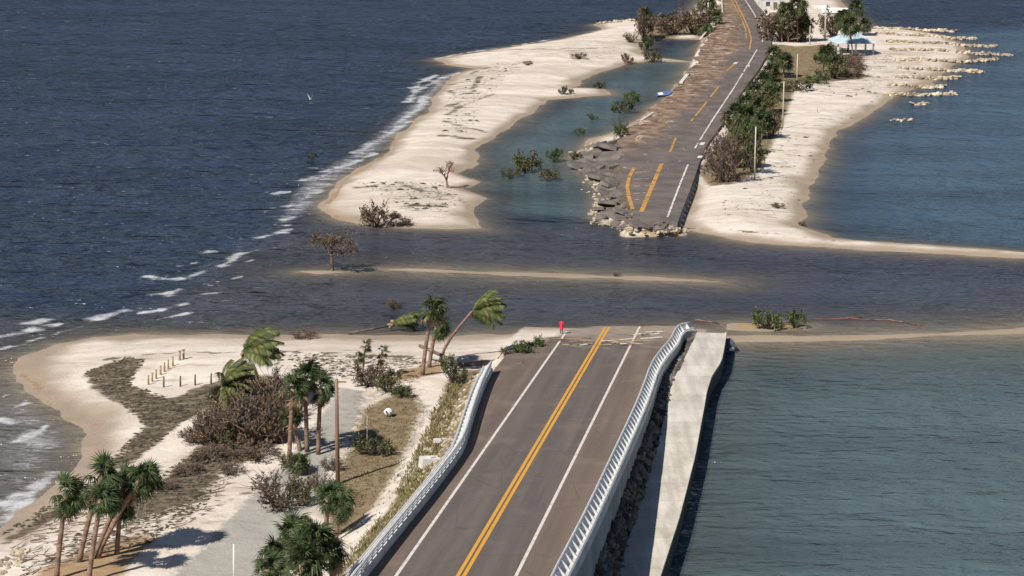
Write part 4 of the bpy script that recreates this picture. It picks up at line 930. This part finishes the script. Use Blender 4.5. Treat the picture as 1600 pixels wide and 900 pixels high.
# ------------------------------------------------------------------ poles, posts and signs
def pole(u, v, vt, r, mat, label, name='utility_pole', arm=None, cat='pole'):
    q = g(u, v); h = up(q, vt); T = thing(name, label, cat, q); b = MB(); b.tube([(0,0,-.4),(0,0,h*.5),(0.03,0,h)], [r,r*.85,r*.7], 8); b.build('shaft', mat, T, True)
    if arm:
        b = MB(); b.box((arm[0]/2, 0, h - .25), (abs(arm[0]), .09, .12)); b.build('crossarm', mat, T)
        b = MB(); b.tube([(0,0,h),(0,0,h+.35)], [.06,.04], 6); b.build('cap', 'metal', T)
    return T, h
pole(528, 756, 592, .19, 'pole', 'tall brown wooden pole between the palm clump and the grassy strip', arm=(.8,))
pole(574, 700, 650, .05, 'palepole', 'thin pale stake in the shaded grassy strip', 'stake')
pole(1179, 281, 198, .13, 'palepole', 'first pale pole at the end of the far palm row')
pole(1223, 200, 127, .13, 'palepole', 'second pale pole on the beach side of the far palm row')
pole(1245, 131, 84, .13, 'palepole', 'third pale pole near the low dark green bush')
pole(1265, 70, 40, .13, 'palepole', 'short pale pole beside the far road clump')
pole(366, 908, 850, .07, 'white', 'thin white post standing at the edge of the gravel track', 'marker_post')
pole(1277, 176, 160, .07, 'palepole', 'short pale stake on the far white beach', 'stake')
pole(1134, 196, 178, .1, 'white', 'short white post beside the far road edge line', 'marker_post')
pole(1106, 26, 4, .12, 'white', 'small white marker post beside the far road', 'marker_post')
T, h = pole(1289, 62, 4, .22, 'palepole', 'tall pale mast with a horizontal sign arm near the pavilion', 'sign_mast')
b = MB(); b.box((-1.3,0,h-1.0), (2.9,.25,.75)); b.build('sign_panel', 'white', T); b = MB(); b.tube([(0,0,h),(0,0,h+.6)],[.08,.05],5); b.build('cap','metal',T)
for i, (u, v) in enumerate([(232,601),(238,597),(244,592),(251,586),(257,581),(263,577),(270,572)]):
    T, h = pole(u, v, v-14, .11, 'timber', 'short timber bollard in the diagonal line on the white sand', 'bollard', cat='bollard'); T['group'] = 'diagonal line of timber bollards'
    b = MB(); b.tube([(0.03,0,h),(0.03,0,h+.06)], [.085,.05], 8); b.build('cap', 'timber', T)
for i, (u, v) in enumerate([(256,605),(282,604),(305,602),(330,600)]):
    T, h = pole(u, v, v-16, .10, 'driftwood', 'short dark bollard in the line across the white sand toward the thicket', 'bollard', cat='bollard'); T['group'] = 'line of dark bollards toward the thicket'
    b = MB(); b.tube([(0.03,0,h),(0.03,0,h+.06)], [.075,.045], 8); b.build('cap', 'driftwood', T)
for u, v in [(281,563),(287,561)]:
    T, h = pole(u, v, v-14, .12, 'timber', 'timber post of the pair at the head of the bollard line', 'bollard', cat='bollard'); T['group'] = 'pair of posts at the head of the bollard line'
    b = MB(); b.box((0.03,0,h+.03), (.3,.3,.06)); b.build('cap', 'timber', T)

# ------------------------------------------------------------------ pavilion and buildings
q = g(1331, 82); s = scale_at(80); T = thing('pavilion', 'open picnic pavilion with a pale blue hipped roof on the far beach', 'pavilion', q, R(4))
w = 8.2; he = 2.5
b = MB(); e = w/2 + .4; ap = 2.2
b.v = [(-e,-e,he),(e,-e,he),(e,e,he),(-e,e,he),(-.7,0,he+ap),(.7,0,he+ap),(-e,-e,he-.18),(e,-e,he-.18),(e,e,he-.18),(-e,e,he-.18)]
b.f = [(0,1,5,4),(1,2,5),(2,3,4,5),(3,0,4),(6,7,1,0),(7,8,2,1),(8,9,3,2),(9,6,0,3),(9,8,7,6)]; b.mi = [0]*9; rf_ = b.build('roof', 'roofblue', T)
b = MB(); b.tube([(-.9,0,he+ap+.02),(.9,0,he+ap+.02)], .12, 6); b.build('ridge_cap', 'white', rf_)
for x in (-1, 0, 1):
    for y in (-1, 1):
        b = MB(); b.box((x*w/2*.95, y*w/2*.95, he/2-.2), (.35,.35,he+.2)); b.build('post', 'white', T)
b = MB(); b.box((0,0,.06), (w,w,.16)); b.build('floor', 'concrete', T)
b = MB(); b.box((-1.6,-.5,.78), (1.9,.8,.08)); b.box((-1.6,-1.15,.45),(1.9,.3,.06)); b.box((-1.6,.15,.45),(1.9,.3,.06)); b.box((-2.2,-.5,.42),(.12,1.4,.7)); b.box((-1.0,-.5,.42),(.12,1.4,.7))
tb_ = b.build('picnic_table', 'darkmetal'); tb_.location = q + Vector((0,0,.14)); tag(tb_, 'dark picnic table under the pale blue pavilion roof', 'table')
q = g(1208, 14); T = thing('small_building', 'small pale flat-roofed building beside the far road bend', 'building', q, R(6))
b = MB(); b.box((0,0,1.4),(7,5,3.2)); b.build('wall','concrete',T); b = MB(); b.box((0,0,3.12),(7.6,5.6,.24)); b.build('roof','white',T)
for x in (-2,1.8):
    b = MB(); b.box((x,-2.53,1.6),(1.1,.12,1.1)); b.build('window','darkmetal',T)
b = MB(); b.box((0,-2.53,1.0),(.95,.12,2.0)); b.build('door','driftwood',T)
q = g(1304, 32); T = thing('shed', 'low pale shed behind the pavilion near the mast', 'building', q, R(-5))
b = MB(); b.box((0,0,1.0),(6,4,2.4)); b.build('wall','concrete',T); b = MB(); b.hexa([(-3.3,-2.3,2.15),(3.3,-2.3,2.15),(3.3,2.3,2.15),(-3.3,2.3,2.15),(-3.3,-.2,3.2),(3.3,-.2,3.2),(3.3,.2,3.2),(-3.3,.2,3.2)]); b.build('roof','white',T)
b = MB(); b.box((.5,-2.03,1.0),(1,.12,1.9)); b.build('door','darkmetal',T)
# white barrier beside the far road near the bend
def barrier(pts, label):
    P = W(pts, 1.2); P = resamp_xy(P, max(int(np.linalg.norm(np.diff(P,axis=0),axis=1).sum()/3.2), 2)); T = thing('road_barrier', label, 'barrier', (*P[0], 1.0))
    for i in range(len(P)-1):
        a = Vector((*P[i],1.0))-T.location; c = Vector((*P[i+1],1.0))-T.location; d = (c-a); L = d.length; m = (a+c)/2; rz = math.atan2(d.y,d.x)
        b = MB(); mm = Matrix.Translation(m) @ Matrix.Rotation(rz,4,'Z'); pr = [(-.32,-.2),(.32,-.2),(.32,.15),(.12,.45),(.10,.85),(-.10,.85),(-.12,.45),(-.32,.15)]; k = len(pr)
        vs = [mm @ Vector((sx*(L/2-.02), y, z)) for sx in (-1,1) for y, z in pr]; b.add(vs, [tuple(range(k))[::-1] if False else tuple(range(k)), tuple(range(k,2*k))[::-1]] + [(i2,i2+k,(i2+1)%k+k,(i2+1)%k) for i2 in range(k)]); b.build('segment','concrete',T)
barrier([(1215,40),(1202,26),(1186,10),(1176,-4),(1160,-30)], 'white concrete barrier curving along the outside of the far road bend')
barrier([(1129,20),(1128,4),(1124,-30)], 'white concrete barrier along the inside of the far road bend')
# sand-coloured kerb pieces
KERB = 'broken pale kerb pieces along the far road'
for pts in [[(1128,122),(1136,112)],[(1148,100),(1162,86)],[(1093,246),(1100,232)],[(1168,104),(1176,92)],[(1064,130),(1084,100)],[(1096,226),(1108,210)]]:
    P = W(pts, 1.4); d = P[1]-P[0]; L = np.linalg.norm(d); b = MB(); b.box((0,0,0),(L,.7,.3)); b.box((L*.3,.05,.1),(L*.3,.5,.22))
    o = b.build('kerb_piece','concrete'); o.location = (*((P[0]+P[1])/2), max(gz(*((P[0]+P[1])/2)), 1.0)+.15); o.rotation_euler = (0,.02,math.atan2(d[1],d[0])); tag(o,'long pale piece of broken kerb lying along the far road edge','kerb',KERB)

# ------------------------------------------------------------------ rock groynes
def groyne(pts, label, wid=1.6, dens=4.5, name='rock_groyne'):
    P = W(pts, .2); L = np.linalg.norm(np.diff(P,axis=0),axis=1).sum(); n = int(L*dens); Q = resamp_xy(P, max(n,2)); o = Q[len(Q)//2]; b = MB()
    for i, q in enumerate(Q):
        t = i/len(Q)
        zg = max(gz(q[0], q[1]), 0.0)
        for _ in range(2): b.rock((q[0]-o[0]+random.gauss(0,.3), q[1]-o[1]+random.gauss(0,wid*.35), zg + random.uniform(-.12,.35)), random.uniform(.2,.72), .6)
    T = thing(name, label, 'rocks', (*o, 0)); tag(b.build('rocks','limestone',T), kind='stuff')
GR = 'curved rows of pale rock running out from the far beach'
for pts in [[(1370,48),(1420,47),(1490,48)],[(1370,58),(1470,59),(1525,60)],[(1385,71),(1500,71),(1553,72)],[(1390,83),(1520,83),(1580,86)],[(1400,98),(1520,96),(1558,92)],[(1405,111),(1500,110),(1535,112)],[(1398,124),(1480,122),(1498,120)],[(1392,135),(1460,136),(1476,133)],[(1388,148),(1460,147),(1492,146)],[(935,37),(960,36),(990,35)]]:
    groyne(pts, {1370:'rock groyne farthest from the breach, level with the shed behind the pavilion',137058:'second rock groyne from the farthest one',1385:'third rock groyne, long and straight',1390:'longest rock groyne reaching farthest into the blue water',1400:'rock groyne next to the longest one, bending shoreward',1398:'short stubby rock groyne with a curled tip',1392:'short rock groyne next to the one closest to the palm row',1388:'rock groyne closest to the palm row and two rock islets',935:'low rock row off the far left sand spit'}[137058 if pts[0]==(1370,58) else pts[0][0]] if pts[0] != (1405,111) else 'medium rock groyne between the bending one and the stubby one')
groyne([(1432,163),(1447,162)], 'small rock islet beside the closest groyne', 1.2, 2.5, 'rock_islet'); groyne([(1396,188),(1420,187)], 'wider rock islet standing alone in the blue water', 1.2, 2.0, 'rock_islet')

# ------------------------------------------------------------------ loose things
q = g(672, 728); T = thing('concrete_block', 'large pale concrete block lying beside the railing on grass', 'block', q, R(25))
b = MB(); b.hexa([(-.85,-.5,-.1),(.8,-.55,-.1),(.75,.5,-.1),(-.8,.5,-.1),(-.78,-.42,.75),(.72,-.5,.62),(.7,.45,.66),(-.74,.44,.8)]); b.build('block','concrete',T); b = MB(); b.box((.1,-.05,.72),(.5,.4,.14),.3); b.build('broken_top','concrete',T)
q = g(693, 690); b = MB(); b.hexa([(-.9,-.35,0),(.8,-.4,0),(.9,.35,0),(-.8,.3,0),(-.88,-.3,.2),(.76,-.36,.24),(.85,.3,.24),(-.78,.26,.2)]); o = b.build('concrete_plate','concrete'); o.location = q; o.rotation_euler = (.06,.05,R(10)); tag(o,'flat pale concrete plate among stones beside the railing','slab')
q = g(607, 650); T = thing('water_tank', 'round white plastic tank lying on the grassy strip', 'tank', q); b = MB()
for i in range(7):
    a = i/6*math.pi; b.v += [(-.42+.14*i, math.cos(k*math.pi/6)*.45*max(math.sin(a)**.5,.15)*random.uniform(.86,1.08), .38+.8*math.sin(k*math.pi/6)*.45*max(math.sin(a)**.5,.15)) for k in range(12)]
b.f = [(i*12+k,i*12+(k+1)%12,(i+1)*12+(k+1)%12,(i+1)*12+k) for i in range(6) for k in range(12)] + [tuple(range(12))[::-1], tuple(72+k for k in range(12))]; b.mi=[0]*len(b.f); b.build('shell','white',T,True)
b = MB(); b.tube([(-.15,-.44,.5),(-.15,-.53,.52)],.1,8); b.tube([(.2,-.44,.42),(.2,-.52,.42)],.08,8); b.build('port','darkmetal',T)
# fallen log by the mound
q = g(725, 574); e = top_of(g(690,566), 655, 540) - q; b = MB(); b.tube([(0,0,.1), e*.5+Vector((0,0,.1)), e], [.2,.18,.16], 7); b.tube([e*.6, e*.6+Vector((-.4,.2,.5))],[.07,.03],5); o = b.build('fallen_log','driftwood',None,True); o.location = q; tag(o,'dark fallen palm trunk propped behind the two palms on the mound','log')
for u0,v0,u1,v1,lab in [(725,572,850,562,'long driftwood log along the wet sand before the road end'),(740,585,790,577,'dark driftwood log beside the railing end'),(800,576,836,570,'short driftwood log at the corner of the broken asphalt')]:
    p, q2 = g(u0,v0), g(u1,v1); d = q2-p; b = MB(); b.tube([(0,0,.15), d*.5+Vector((0,.2,.22)), d+Vector((0,0,.15))],[.22,.18,.12],7); b.tube([d*.4+Vector((0,.1,.2)), d*.45+Vector((.1,.4,.8))],[.07,.02],5); o = b.build('drift_log','driftwood',None,True); o.location = p; tag(o,lab,'log')
DB = 'boards and sticks washed onto the near road end'
for i in range(34):
    l = random.uniform(-6.5, 6.0); a = RLEN - random.uniform(9, 14) + (l*.35 if l < 0 else 0) + (random.uniform(0,8) if l > 4 else 0)
    p = road_pt(l, a, .06); L = random.uniform(.6, 2.4); b = MB(); 
    if random.random() < .6: b.box((0,0,0),(L,random.uniform(.1,.3),.06)); b.box((L*.2,.03,.05),(L*.4,.09,.05), .25)
    else: b.tube([(-L/2,0,0),(0,random.uniform(-.2,.2),.08),(L/2,0,.02)],[.06,.05,.02],5); b.tube([(0,0,.05),(.3,.3,.2)],[.03,.01],4)
    o = b.build('driftwood_piece', random.choice(['driftwood','driftwood','timber','concrete'])); o.location = p; o.rotation_euler = (math.atan2(RDIR[2],1)*.9, 0, random.gauss(0.05,.35)); tag(o,'thin stick or board washed across the end of the near road','driftwood',DB)
# dark box at the tip of the slab
q = at(1138, 546, 0.1); T = thing('drain_box', 'dark steel box half sunk at the broken tip of the walkway slab', 'box', q, R(8)); b = MB(); b.hexa([(-.5,-.9,-.3),(.5,-.9,-.3),(.5,.9,-.3),(-.5,.9,-.3),(-.46,-.85,.8),(.46,-.85,.9),(.46,.85,1.0),(-.46,.85,.9)]); b.build('body','darkmetal',T); b = MB(); b.box((.1,-.9,.25),(.4,.1,.3)); b.build('plate','white',T)
# blue wreck in the lagoon
q = g(1038, 150, 0); T = thing('blue_hull', 'tilted blue hull stranded in the lagoon beside the muddy road', 'boat', q, R(20)); T.scale = (.75,.75,.75); b = MB()
prof = [(-2.2,.55,.9),(-1,.8,.85),(.6,.8,.9),(1.9,.4,1.1),(2.5,.05,1.25)]
b.v = []
for x, w2, z in prof: b.v += [(x,-w2,z),(x,-w2*.6,.05),(x,w2*.6,.05),(x,w2,z)]
b.f = [(i*4+k,i*4+k+1,(i+1)*4+k+1,(i+1)*4+k) for i in range(4) for k in range(3)] + [(0,1,2,3)] + [(i*4+3,i*4,(i+1)*4,(i+1)*4+3) for i in range(4)]; b.mi=[0]*len(b.f); h_ = b.build('hull','blue',T); h_.rotation_euler = (.5,-.1,0); b = MB(); b.box((-1.2,-.1,1.0),(1.2,.9,.08)); o = b.build('deck','white',T); o.rotation_euler = (.5,-.1,0)
# floating red boom
b = MB(); P = resamp_xy(W([(1085,499),(1110,502),(1150,510),(1200,505),(1270,498),(1330,497),(1400,500),(1440,508)],.05), 60); o0 = P[0]; b.tube([(p[0]-o0[0], p[1]-o0[1]+random.gauss(0,.12), .0+random.uniform(-.07,.04)) for p in P], .06, 6); b.tube([(P[40][0]-o0[0],P[40][1]-o0[1],.1),(P[44][0]-o0[0],P[44][1]-o0[1]+.8,.04)],.05,5)
o = b.build('floating_boom','dullred',None,True); o.location = (*o0,0); tag(o,'dull red boom drifting in an arc past the two green bushes in water','boom')
# bird over the sea
q = at(485, 155, 3.0); T = thing('seabird', 'white seabird flying low over the dark sea', 'bird', q, R(60)); b = MB(); b.tube([(-.35,0,0),(-.1,0,.02),(.2,0,.03),(.38,0,.06),(.5,0,.05)],[.02,.11,.1,.05,.015],7); b.build('body','white',T,True)
for s_ in (-1,1):
    b = MB(); b.v=[(.15,s_*.06,.05),(-.12,s_*.06,.05),(-.12,s_*.4,.55),(.1,s_*.4,.58),(-.15,s_*.62,1.15),(.15,s_*.06,.02),(-.12,s_*.06,.02),(-.12,s_*.41,.52),(.1,s_*.41,.55)]; b.f=[(0,1,2,3),(3,2,4),(5,8,7,6),(8,4,7)]; b.mi=[0]*4; b.build('wing','white',T)

# person in red at the torn end of the white line
def person():
    p = road_pt(-4.0, RLEN - 7.0, 0.0); q = Vector((p[0], p[1], p[2])); T = thing('person', 'person in a long red top and dark trousers standing at the torn road end', 'person', q, R(-20)); T.scale = (.9,.9,.9)
    J = {'pel':(0,0,.88),'sp':(0,0,1.12),'ch':(0,.01,1.32),'nk':(0,.01,1.46),'hd':(0,.03,1.58),'tp':(0,.02,1.70)}
    V=[];E=[];RR=[]
    def v(p,r): V.append(p); RR.append(r); return len(V)-1
    pel=v(J['pel'],.14); sp=v(J['sp'],.12); ch=v(J['ch'],.15); nk=v(J['nk'],.055); hd=v(J['hd'],.085); tp=v(J['tp'],.075); E+=[(pel,sp),(sp,ch),(ch,nk),(nk,hd),(hd,tp)]
    for s in (-1,1):
        sh=v((s*.19,0,1.38),.06); el=v((s*.25,.0,1.12),.045); wr=v((s*.24,.10,.90),.032); ha=v((s*.235,.13,.81),.035); E+=[(ch,sh),(sh,el),(el,wr),(wr,ha)]
        hp=v((s*.09,0,.82),.095); kn=v((s*.10,.03,.46),.065); an=v((s*.10,0,.08),.045); to=v((s*.11,.15,.04),.035); E+=[(pel,hp),(hp,kn),(kn,an),(an,to)]
    me=bpy.data.meshes.new('body'); me.from_pydata(V,E,[]); o=link('body',me,T); o.modifiers.new('skin','SKIN'); o.modifiers.new('sub','SUBSURF').levels=1; o.modifiers['sub'].render_levels=1
    for i, r in enumerate(RR): me.skin_vertices[0].data[i].radius=(r,r*.85 if i in (0,1,2) else r)
    me.skin_vertices[0].data[0].use_root=True
    t = NT('person_skin_and_trousers'); sx = t.n('ShaderNodeSeparateXYZ'); tc = t.n('ShaderNodeTexCoord'); t.l(tc.outputs['Object'], sx.inputs[0]); k = t.math('GREATER_THAN', sx.outputs[2], .80); t.bsdf(t.mix(k, (0.05,0.05,0.06), (0.38,0.22,0.15)), .7); me.materials.append(t.m)
    b = MB(); rings = [(.62,.21,.17),(.8,.19,.155),(1.0,.165,.14),(1.2,.175,.145),(1.36,.185,.13),(1.45,.10,.09)]; n=12
    for z, rx, ry in rings: b.v += [(math.cos(k*2*math.pi/n)*rx*1.12, .005+math.sin(k*2*math.pi/n)*ry*1.12, z) for k in range(n)]
    b.f = [(i*n+k,i*n+(k+1)%n,(i+1)*n+(k+1)%n,(i+1)*n+k) for i in range(len(rings)-1) for k in range(n)]; b.mi=[0]*len(b.f)
    for s in (-1,1): b.tube([(s*.15,0,1.4),(s*.2,0,1.37),(s*.255,0,1.12),(s*.245,.08,.94)],[.07,.085,.068,.055],8)
    b.build('red_top','red',T,True)
    b = MB(); b.v=[]
    for i in range(5):
        a=i/4*math.pi*.55; b.v += [(math.cos(k*math.pi/5)*.1*math.sin(a+.02), .01+math.sin(k*math.pi/5)*.105*math.sin(a+.02), 1.62+math.cos(a)*.12) for k in range(10)]
    b.f=[(i*10+(k+1)%10,i*10+k,(i+1)*10+k,(i+1)*10+(k+1)%10) for i in range(4) for k in range(10)]; b.mi=[0]*40; b.build('hair','hair',T,True)
person()

# ------------------------------------------------------------------ uncountable cover
def inpoly_rand(pts, n):
    P = np.array(pts, float); lo, hi = P.min(0), P.max(0); out = []
    while len(out) < n:
        q = RS.rand(n, 2) * (hi - lo) + lo; out += [tuple(k) for k in q[inside(q[:,0], q[:,1], P)]]
    return out[:n]
b = MB()
def tuft(q, h, n=5):
    for _ in range(n): tri_leaf(b, q + Vector((random.gauss(0,.15),random.gauss(0,.15),-.03)), (random.gauss(.1,.4),random.gauss(0,.4),1), h*random.uniform(.6,1.3), .09, (random.gauss(0,1),random.gauss(0,1),.1), .1)
for u, v in inpoly_rand([(620,770),(655,700),(680,640),(705,595),(722,600),(712,640),(695,690),(672,740),(640,790)], 700) + inpoly_rand([(540,880),(590,820),(640,770),(650,785),(600,840),(556,900)], 420): tuft(g(u,v), .45)
for u, v in inpoly_rand([(560,645),(640,603),(668,640),(645,700),(622,760),(600,800),(575,840),(545,860),(520,840),(520,740),(540,700)], 700): tuft(g(u,v), .2, 3)
tag(b.build('grass','grass'), 'dry olive grass along the railing and the grassy strip', 'grass', kind='stuff')
b = MB()
def chip(q, L):
    a = random.gauss(0, .5); w = L*random.uniform(.25,.6); m = Euler((random.gauss(0,.12),random.gauss(0,.12),a)).to_matrix()
    b.add([q + m @ Vector(k) for k in ((-L/2,-w*.3,.0),(0,-w/2,.02),(L/2,0,0),(.1*L,w/2,.0),(-.3*L,w*.4,0),(0,0,L*.16))], [(0,1,5),(1,2,5),(2,3,5),(3,4,5),(4,0,5)])
for pts, n in [([(128,584),(195,558),(228,562),(204,600),(270,622),(345,600),(345,622),(282,662),(215,718),(148,736),(190,700),(226,664),(190,630)],1300),([(0,838),(120,758),(215,742),(190,775),(60,818)],350),([(250,742),(310,700),(425,702),(345,740),(322,790),(215,818),(180,805)],600),
  ([(430,548),(660,560),(660,590),(540,590),(430,580)],380),([(700,140),(760,100),(830,95),(760,150),(740,205),(690,210)],300),([(560,285),(690,285),(740,325),(640,330)],260),([(1110,340),(1200,230),(1280,200),(1300,180),(1380,140),(1260,300),(1230,345)],200),([(1260,100),(1400,80),(1440,120),(1380,150),(1290,160)],220),([(120,830),(330,780),(230,850),(60,880)],260)]:
    for u, v in inpoly_rand(pts, n): chip(g(u,v,0.02) + Vector((0,0,.015)), random.uniform(.15,.7) if v > 400 else random.uniform(.12,.5)*(3 if random.random()<.1 else 1))
tag(b.build('seaweed_litter','wrack'), 'dark seaweed and litter scattered in bands over the sand', 'seaweed', kind='stuff')
b = MB()
for u, v in inpoly_rand([(640,760),(700,640),(740,590),(765,570),(738,640),(722,690),(690,740)], 420) + inpoly_rand([(0,880),(20,852),(45,858),(30,885),(0,900)], 60) + inpoly_rand([(560,860),(640,770),(660,745),(640,800)],120):
    q = g(u,v); b.rock(q, random.uniform(.10,.3), .7)
tag(b.build('loose_stones','limestone'), 'pale loose stones between the railing and the grass', 'stones', kind='stuff')
b = MB()
for u, v in inpoly_rand([(20,840),(130,770),(240,770),(330,690),(440,690),(380,730),(330,800),(230,850),(120,880),(40,900)], 700) + inpoly_rand([(440,548),(700,560),(640,600),(540,600)], 160):
    q = g(u, v) + Vector((0,0,.04)); a = random.gauss(.3,.7); d = Vector((math.cos(a),math.sin(a),random.uniform(0,.3)))*random.uniform(.3,1.5); b.tube([q-d*.5, q+d*.5],[.04,.015],3)
tag(b.build('beach_twigs','driftwood'), 'brown twigs strewn over the litter bands of the near beach', 'debris', kind='stuff')
b = MB()
for i in range(700):
    k = random.randint(18, 108); f = random.random()**1.5*.75; p = FLr[k]*(1-f)+FRr[k]*f; L = random.uniform(.4,1.6); a = random.gauss(0,.7)
    q = Vector((p[0],p[1],FZ+.06)); d = Vector((math.cos(a),math.sin(a),random.uniform(0,.2)))*L; b.tube([q-d*.5, q+d*.5],[.05,.02],3)
tag(b.build('twig_litter','driftwood'), 'brown twigs and mud litter strewn over the far road', 'debris', kind='stuff')
scene.render.engine = 'CYCLES'
